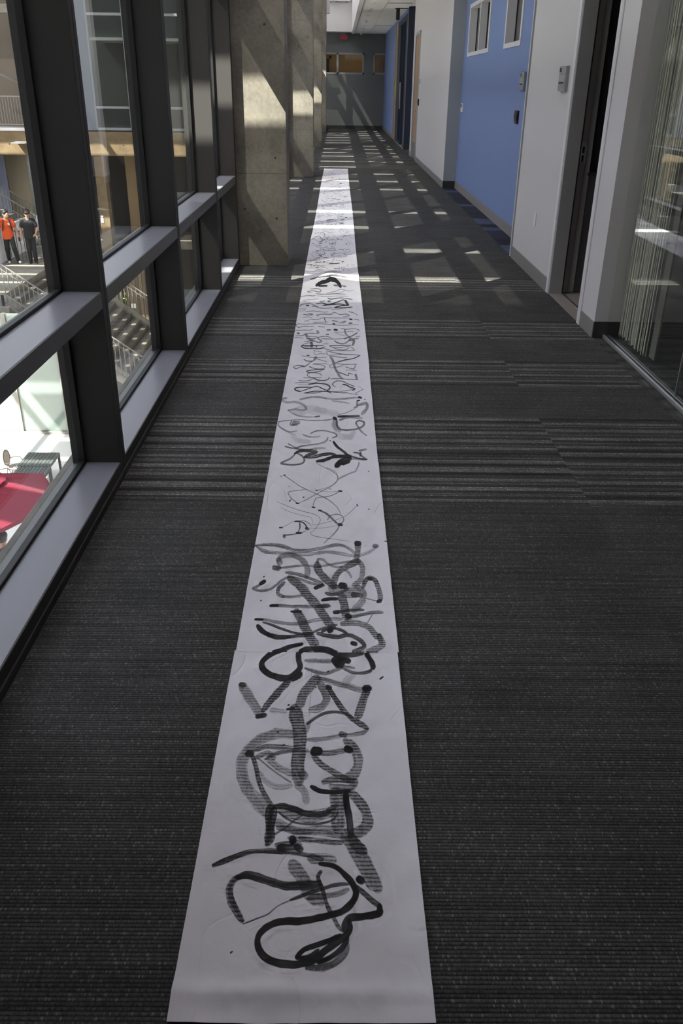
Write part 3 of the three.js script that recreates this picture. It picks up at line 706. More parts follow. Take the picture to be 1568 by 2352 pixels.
S(6,.9,0,.1,'107 8543 145 8499')
S(9,1,0,.1,'234 8571 243 8560')
S(4,.6,0,.1,'217 8661 267 8651 343 8698')
S(4,.6,0,.1,'298 8528 327 8489 376 8492 385 8575 353 8642')
S(5,.8,0,.1,'84 8366 97 8407 127 8409')
S(5,.7,0,.1,'156 8411 180 8431 205 8387')
S(3,.5,0,.1,'288 8433 327 8422 371 8412')
S(3,.6,0,.1,'1 8231 38 8251 81 8262')
S(6,1,0,.1,'85 8198 107 8174 145 8189')
S(9,1,0,.1,'157 8177 174 8211')
S(7,1,0,.1,'215 8105 241 8114 279 8117 317 8144')
S(7,.9,0,.1,'338 8201 353 8233')
S(4,.6,0,.1,'6 8018 45 8028 111 8000 181 8005')
S(5,.9,0,.1,'95 7915 123 7905')
S(4,.7,0,.1,'34 7876 63 7889 87 7867')
S(14,.5,0,.8,'266 7866 317 7846')
S(15,.5,0,.8,'190 7711 325 7708')
S(9,.3,0,.9,'-7 7677 102 7594 173 7609')
S(11,.35,0,.9,'94 7774 189 7791')
S(8,.8,0,.3,'209 7600 245 7591')
S(10,1,0,.1,'151 10981 195 11038 232 11019')
S(4,.7,0,.1,'141 10838 209 10865 264 10965')
S(4,.6,0,.2,'149 10733 210 10759')
S(4,.6,0,.2,'144 10616 223 10635')
S(9,.9,0,.2,'314 10697 357 10729')
S(5,.7,0,.2,'308 10788 370 10857')
S(9,.9,0,.2,'333 11028 365 11061')
S(12,1,0,.1,'382 11279 404 11212')
S(5,.6,0,.2,'321 11531 288 11410 295 11271 334 11367')
S(9,1,0,.1,'288 11747 305 11759')
S(5,.8,0,.2,'108 11721 162 11711 208 11715')
S(4,.6,0,.2,'94 11804 89 11680')
S(4,.5,0,.2,'34 11458 69 11367 110 11417')
S(7,.5,0,.5,'24 10828 52 10938 105 10771')
S(5,.6,0,.3,'27 11202 44 11295 59 11205')
S(7,.8,0,.2,'63 12377 88 12352')
S(6,.8,0,.2,'112 12366 196 12336')
S(6,.8,0,.2,'259 12342 280 12398')
S(6,.8,0,.2,'364 12325 378 12299')
S(6,.8,0,.2,'377 13521 438 13579')
S(6,.8,0,.2,'63 13871 86 13887')
S(6,.8,0,.2,'67 14327 83 14350')
S(6,.7,0,.2,'172 14302 220 14272')
S(5,.7,0,.2,'246 13925 265 13893')
S(6,.7,0,.2,'308 14318 324 14334')
S(7,.5,0,.6,'255 15947 434 16058')// the far metres: rows of small cursive marks
{ let s = 99; const q = () => { s = (s * 1664525 + 1013904223) >>> 0; return s / 4294967296; };
  for (let v = 7650; v < 18100;) {
    const grow = smooth(14500, 8000, v), n = 2 + Math.floor(q() * 3), lite = (v > 11300 && v < 12400) || v > 16600;
    for (let k = 0; k < n; k++) {
      const u = 45 + q() * 390, L = (14 + q() * 42) * (0.6 + 0.6 * grow), vv = v + q() * 90; let p = [], a = q() * 6;
      for (let m = 0, x = u, y = vv; m < 4 + q() * 3; m++) { p.push(Math.round(clamp(x, 20, 465)), Math.round(y)); x += Math.cos(a) * L * 0.5; y += Math.sin(a) * L * 1.6; a += (q() - 0.5) * 3.2; }
      S(1.1 + q() * 1.3 + 0.9 * grow, (lite ? 0.25 : 0.42) + q() * 0.35, 0, 0.2, p.join(' '));
      if (q() > 0.78) S(2.6 + q() * 3, lite ? 0.4 : 0.9, 0, 0.2, `${Math.round(u)} ${Math.round(vv)} ${Math.round(u + 12 + q() * 14)} ${Math.round(vv + (q() - 0.5) * 40)}`);
    }
    v += 74 + 50 * q();
  }
  for (let k = 0; k < 26; k++) S(2.5 + q() * 3, 0.9, 0, 0, (() => { const u = 30 + q() * 420, v = 1000 + q() * 3600; return `${Math.round(u)} ${Math.round(v)} ${Math.round(u + 3)} ${Math.round(v + 3)}`; })());
}
const scroll = tag(group('paper_scroll'), 'long white paper scroll of joined sheets covered in black ink brushwork, unrolled along the carpet', 'scroll');
const bulges = [[0.235, 7.38, 0.16, 0.2, 0.05], [0.3, 15.6, 0.2, 0.3, 0.02], [0.12, 9.6, 0.2, 0.5, 0.01], [0.25, 13.4, 0.2, 0.3, 0.01]];
function paperY(u, v) {                                   // metres; how the paper lifts off the pile
  let y = 0.0035 + 0.006 * (fbm(u * 7, v * 3.2, 51, 3) - 0.42) + 0.007 * (fbm(u * 17, v * 12, 52, 3) - 0.45) * smooth(8, 2, v);
  y += 0.0028 * Math.pow(Math.abs(u / 0.482 - 0.5) * 2, 6);
  for (const [bu, bv, ru, rv, h] of bulges) y += h * Math.exp(-(((u - bu) / ru) ** 2) - (((v - bv) / rv) ** 2));
  y += 0.010 * Math.exp(-(((v - 0.972) / 0.018) ** 2)) * (0.7 + 0.3 * Math.sin(u * 9));
  return Math.max(0.0018, y);
}
sheets.forEach((sh, k) => {
  const tx = dataTex(sh.w, sh.h, (a, b, i, j) => {
    const ink = sh.ink[j * sh.w + i], n = noise(i / 2.1, j / 2.3, 61), m = fbm(a * 5, b * 9 + k * 7, 62, 3);
    const w = [236, 234, 240].map((c) => c * (0.965 + 0.05 * (m - 0.5) + 0.012 * (n - 0.5))), kk = clamp(ink * 1.02, 0, 1);
    return w.map((c, q) => lerp(c, [13, 13, 14][q], Math.pow(kk, 0.9)));
  }, true);
  const cockle = dataTex(Math.min(sh.w, 320), Math.min(sh.h, 720), (a, b) => {
    const i = Math.floor(a * sh.w), j = Math.floor(b * sh.h), u = a * 0.482, v = lerp(sh.v0, sh.v1, b) / 1000;
    let wet = 0; for (const [di, dj] of [[0, 0], [24, 0], [-24, 0], [0, 24], [0, -24], [16, 16], [-16, 16]]) wet += sh.ink[clamp(j + dj, 0, sh.h - 1) * sh.w + clamp(i + di, 0, sh.w - 1)];
    const f1 = fbm(u * 24, v * 20, 71, 3), f3 = fbm(u * 9 + 4, v * 7, 73, 2), f2 = Math.abs(fbm(u * 7 + 3, v * 3.2, 72, 2) - 0.5), c = 128 + 200 * (f1 - 0.5) * (0.35 + 0.4 * Math.min(wet, 3)) + 150 * (f3 - 0.5) - 26 * smooth(0.012, 0, f2) * hash(Math.floor(v * 6), Math.floor(u * 9), 5) * 1.5;
    return [c, c, c];
  });
  tx.wrapS = tx.wrapT = cockle.wrapS = cockle.wrapT = THREE.ClampToEdgeWrapping;
  const mat = std(0xffffff, 0.82, { map: tx, bumpMap: cockle, bumpScale: 0.012 });
  const v0 = sh.v0 / 1000 - (k ? 0.006 : 0.012), v1 = sh.v1 / 1000, nu = k < 3 ? 40 : 24, nv = k < 3 ? 120 : 60, pos = [], uv = [], ix = [];
  // each sheet laps a few millimetres over the one behind it and sits a hair off line, as the joints show
  const skew = [0, 0.004, -0.002, 0.002, 0, -0.002, 0.002, 0, 0.001][k], lip = 0.0006 * (k % 2);
  for (let top = 1; top >= 0; top--) for (let j = 0; j <= nv; j++) for (let i = 0; i <= nu; i++) {
    const a = i / nu, b = j / nv, u = a * 0.482, v = lerp(v0, v1, b);
    const taper = k === 0 ? 0 : 0;
    pos.push(-0.29 + u + skew * (1 - b) + taper - 0.003 * Math.sin(v * 0.9), paperY(u, v) + lip + (top ? 0.0006 : 0), -v); uv.push(a, b * (v1 - v0) / (v1 - sh.v0 / 1000) - (v1 - v0) / (v1 - sh.v0 / 1000) + 1);
  }
  const N = (nu + 1) * (nv + 1), id = (i, j, o) => o * N + j * (nu + 1) + i;
  for (let j = 0; j < nv; j++) for (let i = 0; i < nu; i++) { ix.push(id(i, j, 0), id(i + 1, j, 0), id(i, j + 1, 0), id(i + 1, j, 0), id(i + 1, j + 1, 0), id(i, j + 1, 0)); ix.push(id(i, j, 1), id(i, j + 1, 1), id(i + 1, j, 1), id(i + 1, j, 1), id(i, j + 1, 1), id(i + 1, j + 1, 1)); }
  for (let j = 0; j < nv; j++) { for (const i of [0, nu]) ix.push(id(i, j, 0), id(i, j + 1, 0), id(i, j, 1), id(i, j + 1, 0), id(i, j + 1, 1), id(i, j, 1)); }
  for (let i = 0; i < nu; i++) for (const j of [0, nv]) ix.push(id(i, j, 0), id(i, j, 1), id(i + 1, j, 0), id(i + 1, j, 0), id(i, j, 1), id(i + 1, j, 1));
  const g = new THREE.BufferGeometry(); g.setAttribute('position', new THREE.Float32BufferAttribute(pos, 3)); g.setAttribute('uv', new THREE.Float32BufferAttribute(uv, 2)); g.setIndex(ix); g.computeVertexNormals();
  part(scroll, 'paper_sheet', g, mat);
});

// ---------------------------------------------------------------- doorway on the right with its pocket door
{
  const d = struct(group('door_1'), 'open doorway with white aluminium frame and a pocket door pushed back');
  part(d, 'frame', merge([box(1.729, 1.742, 0, 2.68, -7.022, -6.955, 0.002), box(1.735, 1.842, 0, 2.66, -7.0, -6.948, 0.002)]), M.aluWhite);
  part(d, 'jamb', box(1.743, 1.845, 0, 2.62, -6.952, -6.944), std(RGB(0.4, 0.39, 0.385), 0.22));
  part(d, 'frame', box(1.727, 1.742, 0, 2.68, -6.0, -5.945, 0.002), M.aluWhite); part(d, 'frame_bead', box(1.727, 1.739, 0, 2.68, -5.94, -5.925, 0.001), M.aluWhite);
  part(d, 'frame_head', box(1.729, 1.85, 2.6, 2.68, -7.02, -5.92, 0.002), M.aluWhite);
  part(d, 'seal', box(1.845, 1.852, 0, 2.6, -6.98, -6.944), M.gasket);
  const leaf = part(d, 'door_leaf', box(1.855, 1.896, 0.012, 2.58, -7.9, -6.946, 0.002), std(RGB(0.13, 0.12, 0.105), 0.5), 'brown grey edge of the pocket door');
  part(leaf, 'latch_plate', box(1.858, 1.892, 1.0, 1.14, -6.947, -6.943, 0.001), M.steel);
  for (const y of [1.03, 1.09]) part(leaf, 'latch_slot', box(1.864, 1.88, y - 0.022, y + 0.022, -6.944, -6.9415), M.black);
  part(leaf, 'edge_pull', box(1.892, 1.9, 0.985, 1.12, -6.96, -6.942, 0.001), M.steel);
  part(d, 'threshold', box(1.842, 1.866, 0, 0.006, -6.944, -6.0, 0.002), M.steel);
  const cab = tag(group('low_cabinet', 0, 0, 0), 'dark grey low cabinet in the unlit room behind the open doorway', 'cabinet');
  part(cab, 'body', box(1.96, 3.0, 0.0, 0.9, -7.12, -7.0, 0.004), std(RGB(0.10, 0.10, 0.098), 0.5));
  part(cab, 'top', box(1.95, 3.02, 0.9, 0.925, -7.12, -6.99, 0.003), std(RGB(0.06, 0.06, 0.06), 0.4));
}
// ---------------------------------------------------------------- glass partition and the string curtain behind it
{
  const g = struct(group('window_partition'), 'tall frameless glass partition on a floor track beside the corridor');
  part(g, 'track', merge([box(1.803, 1.818, 0, 0.022, 1.5, -5.6, 0.002), box(1.842, 1.852, 0, 0.018, 1.5, -5.6, 0.002)]), M.alu);
  part(g, 'track_seal', box(1.818, 1.842, 0, 0.012, 1.5, -5.6), M.gasket);
  part(g, 'pane', box(1.823, 1.833, 0.012, 3.28, -5.592, -4.302, 0.001), M.glassDoor);
  part(g, 'pane', box(1.823, 1.833, 0.012, 3.28, -4.296, -2.6, 0.001), M.glassDoor);
  part(g, 'pane', box(1.823, 1.833, 0.012, 3.28, -2.594, 1.5, 0.001), M.glassDoor);
  part(g, 'joint_seal', box(1.824, 1.832, 0.012, 3.28, -4.302, -4.296), std(RGB(0.3, 0.32, 0.31), 0.3));
  part(g, 'head_track', box(1.805, 1.85, 3.26, 3.3, -5.6, 1.5), M.alu);
  const inner = struct(group('wall_glass_room'), 'grey end wall of the glass fronted room');
  part(inner, 'panel', box(1.9, 5.2, 0, H, -5.88, -5.6), M.wall);
  part(inner, 'baseboard', box(1.9, 5.2, 0, 0.108, -5.6, -5.592), M.baseDark);
  const c = tag(group('string_curtain'), 'pale beige string curtain hanging behind the glass partition', 'curtain');
  const bundles = [[], []], sm = [std(RGB(0.86, 0.82, 0.70), 0.9), std(RGB(0.66, 0.63, 0.53), 0.9)];
  for (let i = 0, z = -5.585; z < -5.06; i++) { const w = rr(0.0034, 0.0052), x = 1.912 + rr(-0.012, 0.012), lean = rr(-0.01, 0.01); bundles[i % 3 ? 0 : 1].push(bar([x, 0.022 + rr(0, 0.02), z], [x + lean * 0.3, 3.24, z + lean], w, w)); z += w + (hash(Math.floor(z * 22), 4) > 0.62 ? rr(0.006, 0.013) : rr(0.002, 0.006)); }
  bundles.forEach((b, i) => { const s = part(c, 'strings', merge(b), sm[i]); s.userData.kind = 'stuff'; });
  part(c, 'curtain_rail', box(1.9, 1.925, 3.24, 3.27, -5.6, -4.9), M.alu);
  part(c, 'brown_strip', box(1.935, 1.945, 0.03, 3.24, -5.05, -4.96), std(RGB(0.2, 0.19, 0.16), 0.8));  // flat grey brown strip beside the strings
}
// ---------------------------------------------------------------- windows high in the blue wall
function frameWindow(g, zA, zB, y0, y1, x, w, mull, wide = 0.05) {       // a frame standing proud of the wall plane x, opening deep behind it
  const f = 0.012, depth = 0.14;
  const bars = [box(x - f, x + depth, y0, y0 + wide, zA, zB, 0.002), box(x - f, x + depth, y1 - wide, y1, zA, zB, 0.002), box(x - f, x + depth, y0 + wide, y1 - wide, zA, zA + w, 0.002), box(x - f, x + depth, y0 + wide, y1 - wide, zB - w, zB, 0.002)];
  if (mull) bars.push(box(x - 0.004, x + depth, y0 + wide, y1 - wide, mull - 0.03, mull + 0.03, 0.002));
  part(g, 'frame', merge(bars), M.aluWhite);
  const cuts = mull ? [[zA + w, mull - 0.03], [mull + 0.03, zB - w]] : [[zA + w, zB - w]];
  for (const [a, b] of cuts) { part(g, 'pane', box(x + 0.1, x + 0.108, y0 + wide, y1 - wide, a, b), M.glass); part(g, 'seal', merge([box(x + 0.094, x + 0.112, y0 + wide, y1 - wide, a, a + 0.022), box(x + 0.094, x + 0.112, y0 + wide, y1 - wide, b - 0.022, b), box(x + 0.094, x + 0.112, y0 + wide, y0 + wide + 0.012, a, b)]), M.gasket); }
}
const w31 = struct(group('window_high'), 'white framed two pane window high in the blue wall'); frameWindow(w31, -14.545, -12.54, 1.925, 2.61, 1.96, 0.085, -13.5);
const w32 = struct(group('window_high'), 'white framed single pane window high in the blue wall, nearer the white trim'); frameWindow(w32, -11.365, -10.33, 1.92, 2.61, 1.96, 0.07, null);
// ---------------------------------------------------------------- end wall windows (facing along the corridor)
function endWindow(x0, x1, mull, label) {
  const g = struct(group('window_end'), label), y0 = 1.925, y1 = 2.655, z = -36.62, w = 0.06, b = [box(x0, x1, y0, y0 + w, z - 0.18, z + 0.015, 0.002), box(x0, x1, y1 - w, y1, z - 0.18, z + 0.015, 0.002), box(x0, x0 + w, y0, y1, z - 0.18, z + 0.015, 0.002), box(x1 - w, x1, y0, y1, z - 0.18, z + 0.015, 0.002)];
  if (mull) b.push(box(mull - 0.035, mull + 0.035, y0, y1, z - 0.18, z + 0.015, 0.002));
  part(g, 'frame', merge(b), std(RGB(0.4, 0.41, 0.4), 0.5));
  for (const [a, c] of mull ? [[x0 + w, mull - 0.035], [mull + 0.035, x1 - w]] : [[x0 + w, x1 - w]]) part(g, 'pane', box(a, c, y0 + w, y1 - w, z - 0.1, z - 0.092), M.glass);
}
endWindow(-0.63, 0.96, -0.07, 'white framed two pane window in the grey end wall'); endWindow(1.31, 1.975, null, 'white framed window in the grey end wall beside the blue wall');
// ---------------------------------------------------------------- wooden doors and storefront down the corridor
{
  const d = struct(group('door_2'), 'pale maple door set deep in a grey metal frame in the far grey wall');
  part(d, 'frame', merge([box(1.742, 1.93, 0, 2.6, -20.72, -20.655, 0.002), box(1.742, 1.93, 0, 2.6, -21.985, -21.92, 0.002), box(1.742, 1.93, 2.54, 2.6, -21.985, -20.655, 0.002)]), M.wallShade);
  const leaf = part(d, 'door_leaf', box(1.766, 1.81, 0.01, 2.54, -21.92, -20.72, 0.002), M.wood);
  part(leaf, 'kick_plate', box(1.763, 1.767, 0.01, 0.36, -21.9, -20.74, 0.001), M.steel);
  part(leaf, 'lever_handle', merge([rod([1.766, 1.02, -20.8], [1.72, 1.02, -20.8], 0.012), rod([1.72, 1.02, -20.8], [1.72, 1.02, -20.93], 0.01)]), M.steel);
  const e = struct(group('door_3'), 'pale wooden door with wooden transom panel before the far blue wall');
  part(e, 'frame', merge([box(1.735, 1.8, 0, 3.2, -28.56, -28.5, 0.002), box(1.735, 1.8, 0, 3.2, -29.62, -29.56, 0.002), box(1.735, 1.8, 2.5, 2.53, -29.6, -28.52, 0.002)]), M.wood);
  const l2 = part(e, 'door_leaf', box(1.75, 1.79, 0.01, 2.5, -29.56, -28.56, 0.002), M.wood);
  part(l2, 'lever_handle', merge([rod([1.75, 1.02, -28.66], [1.7, 1.02, -28.66], 0.012), rod([1.7, 1.02, -28.66], [1.7, 1.02, -28.79], 0.01)]), M.steel);
  part(e, 'transom_panel', box(1.75, 1.79, 2.53, 3.2, -29.56, -28.56, 0.002), M.wood);
  const s = struct(group('window_storefront'), 'dark blue framed glass storefront doors with tall steel pulls');
  part(s, 'frame', merge([box(1.745, 1.83, 0, 3.2, -25.2, -24.72, 0.003), box(1.745, 1.83, 0, 3.2, -28.5, -27.35, 0.003), box(1.745, 1.83, 3.06, 3.2, -27.35, -25.2, 0.003), box(1.75, 1.83, 0, 0.1, -27.35, -26.4, 0.003), box(1.75, 1.83, 0, 3.06, -26.42, -26.34, 0.003)]), M.navy);
  part(s, 'edge_strip', box(1.742, 1.756, 0, 3.2, -24.72, -24.69, 0.002), M.plasticGrey);
  part(s, 'threshold', box(1.74, 1.8, 0, 0.02, -28.5, -24.7, 0.002), M.alu);
  part(s, 'pane', box(1.785, 1.795, 0.02, 3.06, -26.34, -25.2), M.glassDoor); part(s, 'pane', box(1.785, 1.795, 0.1, 3.06, -27.35, -26.42), M.glassDoor);
  for (const z of [-26.3, -26.5]) part(s, 'pull', rod([1.72, 0.95, z], [1.72, 1.62, z], 0.014), M.steel);
}
// ---------------------------------------------------------------- fittings on the walls
function roomSign(z, x, y, label, lines) {
  const o = tag(group('room_sign', x, y, z), label, 'sign');
  part(o, 'back_plate', box(-0.022, 0, -0.086, 0.086, -0.108, 0.108, 0.001), M.plasticGrey);
  part(o, 'number_panel', box(-0.0265, -0.021, 0.03, 0.084, -0.106, 0.106, 0.001), M.plasticGrey);
  part(o, 'name_panel', box(-0.0265, -0.021, -0.022, 0.028, -0.106, 0.084, 0.001), std(RGB(0.42, 0.42, 0.42), 0.3));
  part(o, 'lower_panel', box(-0.0255, -0.021, -0.084, -0.024, -0.106, 0.09, 0.001), std(RGB(0.33, 0.31, 0.33), 0.35));
  part(o, 'pictogram', box(-0.028, -0.026, 0.046, 0.074, -0.09, -0.04), M.black, 'small black square mark');
  if (lines) for (const [a, b] of [[-0.085, -0.05], [-0.042, -0.008], [0.0, 0.018], [0.028, 0.044]]) part(o, 'letter', box(-0.0275, -0.0255, -0.034, -0.022, a, b), M.black);
  return o;
}
roomSign(-7.222, 1.735, 1.573, 'grey room sign on the pale wall left of the open doorway', true);
roomSign(-9.968, 1.96, 1.572, 'grey room sign on the blue wall next to the white edge trim', true);
function outlet(x, y, z, label) {
  const o = tag(group('wall_outlet', x, y, z), label, 'outlet');
  part(o, 'cover_plate', box(-0.007, 0, -0.058, 0.058, -0.037, 0.037, 0.002), M.plasticWhite);
  for (const dy of [-0.02, 0.02]) part(o, 'socket', box(-0.009, -0.006, dy - 0.013, dy + 0.013, -0.014, 0.014, 0.001), M.plasticWhite);
}
outlet(1.735, 0.482, -7.71, 'white wall outlet low on the pale wall beside the open doorway');
outlet(1.755, 0.473, -16.67, 'white wall outlet low on the far grey wall past the blue recess');
outlet(1.755, 0.45, -30.9, 'small white wall outlet low on the far blue wall near the end of the corridor');
function cardReader(x, y, z, label, green) {
  const o = tag(group('card_reader', x, y, z), label, 'card reader');
  const s = new THREE.Shape(); s.moveTo(0, -0.063); s.lineTo(-0.012, -0.063); s.quadraticCurveTo(-0.034, 0, -0.018, 0.063); s.lineTo(0, 0.063); s.closePath();
  const g = new THREE.ExtrudeGeometry(s, { depth: green ? 0.085 : 0.15, bevelEnabled: true, bevelSize: 0.003, bevelThickness: 0.003, bevelSegments: 1, curveSegments: 8 }); g.translate(0, 0, green ? -0.042 : -0.075);
  part(o, 'housing', g, M.black);
  if (green) { part(o, 'indicator_light', box(-0.034, -0.026, -0.05, 0.05, 0.0, 0.045, 0.001), std(RGB(0.01, 0.08, 0.02), 0.3, { emissive: RGB(0.05, 0.75, 0.16), emissiveIntensity: 0.55 }), 'glowing green light strip');
    const l = new THREE.PointLight(RGB(0.1, 1, 0.25), 0.01); l.position.set(-0.06, 0, 0.03); l.castShadow = true; l.name = 'green_light'; o.add(l); }
  else part(o, 'led_window', box(-0.022, -0.016, 0.05, 0.058, -0.02, 0.02), M.plasticGrey);
}
cardReader(1.96, 1.222, -10.135, 'black card reader on the blue wall below the room sign');
cardReader(1.755, 1.21, -20.46, 'small black card reader on the far grey wall beside the maple door');
cardReader(1.752, 1.53, -29.78, 'card reader with glowing green strip on the far blue wall', true);
{
  const t = tag(group('thermostat', 1.96, 1.222, -14.70), 'small white thermostat on the blue wall by the inner corner', 'thermostat');
  part(t, 'housing', box(-0.02, 0, -0.063, 0.063, -0.1, 0.1, 0.004), M.plasticWhite); part(t, 'display', box(-0.022, -0.018, 0.005, 0.05, -0.06, 0.06, 0.001), std(RGB(0.12, 0.13, 0.14), 0.2));
  const k = tag(group('sign_plate', 1.755, 1.613, -20.4), 'tiny grey sign plate above the card reader by the maple door', 'sign');
  part(k, 'plate', box(-0.012, 0, -0.05, 0.05, -0.05, 0.05, 0.002), M.plasticGrey);
  part(k, 'frame_line', box(-0.014, -0.011, -0.006, 0.004, -0.045, 0.045), M.black);
}
// ---------------------------------------------------------------- exit sign and ceiling fittings
{
  const font = await new FontLoader().loadAsync('fonts/droid/droid_sans_bold.typeface.json');
  const e = tag(group('exit_sign', 0.12, 3.15, -36.4), 'red lettered exit sign hanging from the ceiling before the grey end wall', 'sign');
  part(e, 'plate', box(-0.19, 0.19, -0.105, 0.1, -0.012, 0, 0.003), std(RGB(0.12, 0.11, 0.11), 0.3));
  part(e, 'canopy', box(-0.1, 0.1, 0.1, 0.15, -0.03, 0.02, 0.004), M.plasticGrey);
  const red = std(RGB(0.35, 0.01, 0.01), 0.4, { emissive: RGB(0.8, 0.03, 0.03), emissiveIntensity: 0.11 });
  const t = new TextGeometry('EXIT', { font, size: 0.125, depth: 0.006, curveSegments: 4 }); t.computeBoundingBox(); t.translate(-0.125, -0.062, 0.0); t.scale(0.86, 1, 1);
  part(e, 'exit_letters', t, red, 'glowing red letters');
  part(e, 'arrow', merge([bar([-0.135, 0.05, 0.004], [-0.17, 0, 0.004], 0.02, 0.006), bar([-0.17, 0, 0.004], [-0.135, -0.05, 0.004], 0.02, 0.006)]), red, 'glowing red chevron pointing left');
  const l = new THREE.PointLight(RGB(1, 0.08, 0.06), 0.004); l.position.set(0, 0, 0.12); l.castShadow = true; l.name = 'exit_light'; e.add(l);

  for (const [z, w] of [[-23.3, 'nearer'], [-31.67, 'farther']]) {
    const o = tag(group('ceiling_diffuser', 1.48, 3.3, z), w + ' long slot air diffuser across the white tile ceiling', 'vent');
    part(o, 'frame', merge([box(-0.34, 0.28, -0.014, 0, -0.11, -0.085, 0.002), box(-0.34, 0.28, -0.014, 0, 0.085, 0.11, 0.002), box(-0.34, -0.315, -0.014, 0, -0.11, 0.11, 0.002), box(0.255, 0.28, -0.014, 0, -0.11, 0.11, 0.002)]), M.plasticWhite);
    for (let k = -1; k <= 1; k++) part(o, 'blade', box(-0.31, 0.255, -0.012, -0.003, k * 0.055 - 0.022, k * 0.055 + 0.022, 0.001), std(RGB(0.16, 0.155, 0.16), 0.5));
  }
  const p = tag(group('hanging_bracket', 1.49, 3.3, -24.87), 'black box hanging from a bracket under the ceiling beside the dark blue storefront', 'bracket');
  part(p, 'drop_box', box(-0.043, 0.043, -0.26, -0.012, -0.12, 0.12, 0.006), M.black); part(p, 'top_plate', box(-0.08, 0.27, -0.014, 0, -0.05, 0.05, 0.002), M.black);
  // small fittings in a row along the ceiling
  const spots = [[-23.24, 0], [-24.94, 1], [-25.9, 0], [-27.43, 0], [-29.58, 1], [-31.7, 0], [-33.1, 1], [-34.72, 0]];
  let first = [null, null];
  const count = [0, 0], nth = ['first', 'second', 'third', 'fourth', 'fifth'];
  for (const [z, k] of spots) {
    let o;
    if (!first[k]) {
      o = first[k] = group(k ? 'sprinkler_head' : 'downlight', 0.81, 3.3, z);
      if (k) { part(o, 'escutcheon', new THREE.CylinderGeometry(0.045, 0.05, 0.012, 16).translate(0, -0.006, 0), M.plasticWhite); part(o, 'deflector', merge([rod([0, -0.01, 0], [0, -0.05, 0], 0.008), new THREE.CylinderGeometry(0.022, 0.022, 0.004, 12).translate(0, -0.05, 0)]), M.steel); }
      else { part(o, 'trim_ring', new THREE.TorusGeometry(0.06, 0.01, 6, 20).rotateX(Math.PI / 2).translate(0, -0.004, 0), M.plasticWhite); part(o, 'lens', new THREE.CylinderGeometry(0.055, 0.055, 0.006, 16).translate(0, -0.003, 0), M.plasticGrey); }
    } else { o = first[k].clone(); o.name = numbered(k ? 'sprinkler_head' : 'downlight'); o.position.z = z; scene.add(o); }
    tag(o, k ? nth[count[1]++] + ' small white sprinkler head in the ceiling row, counted from the near end' : nth[count[0]++] + ' small unlit round downlight in the ceiling row, counted from the near end', k ? 'sprinkler' : 'downlight', k ? 'ceiling sprinkler heads' : 'ceiling downlights');
  }
  const sd = tag(group('smoke_detector', 0.81, 3.3, -36.0), 'pale smoke detector on the ceiling nearest the grey end wall', 'smoke detector');
  part(sd, 'housing', new THREE.CylinderGeometry(0.06, 0.045, 0.05, 18).translate(0, -0.025, 0), M.plasticWhite); part(sd, 'sensor', new THREE.CylinderGeometry(0.022, 0.014, 0.05, 12).translate(0, -0.07, 0), M.plasticWhite);
  const gr = tag(group('linear_grille', -0.05, 4.3, -35.7), 'grey slatted air grille at the end of the raised ceiling strip', 'grille');
  for (let k = 0; k < 9; k++) part(gr, 'slat', box(-0.36 + k * 0.085, -0.335 + k * 0.085, -0.05, 0, -0.28, 0.4, 0.002), M.plasticGrey);
  part(gr, 'frame', merge([box(-0.4, 0.45, -0.03, 0, 0.4, 0.43), box(-0.4, 0.45, -0.03, 0, -0.3, -0.28)]), M.plasticWhite);
  const jb = tag(group('speaker_box', -0.4, 3.9, -33.5), 'dark grey box fixed high on the fourth concrete column', 'speaker');
  part(jb, 'housing', box(-0.06, 0.05, -0.16, 0.35, -0.12, 0.12, 0.006), M.plasticGrey); part(jb, 'bracket', box(-0.07, -0.055, -0.05, 0.2, -0.05, 0.05), M.steel);
  // unseen lamp, placed to light the room behind the end wall
  const lp = tag(group('unseen_ceiling_light', 0.5, 3.1, -38.2), 'unseen warm ceiling light that lights the room behind the end wall windows', 'light');
  part(lp, 'diffuser', box(-0.6, 0.6, -0.02, 0, -0.3, 0.3, 0.003), std(RGB(0.8, 0.75, 0.65), 0.5, { emissive: RGB(1, 0.8, 0.55), emissiveIntensity: 0.8 }));
  const ra = new THREE.RectAreaLight(RGB(1, 0.8, 0.55), 1.5, 1.2, 0.6); ra.position.set(0, -0.03, 0); ra.rotation.x = -Math.PI / 2; ra.name = 'unseen_panel_light'; lp.add(ra);
}

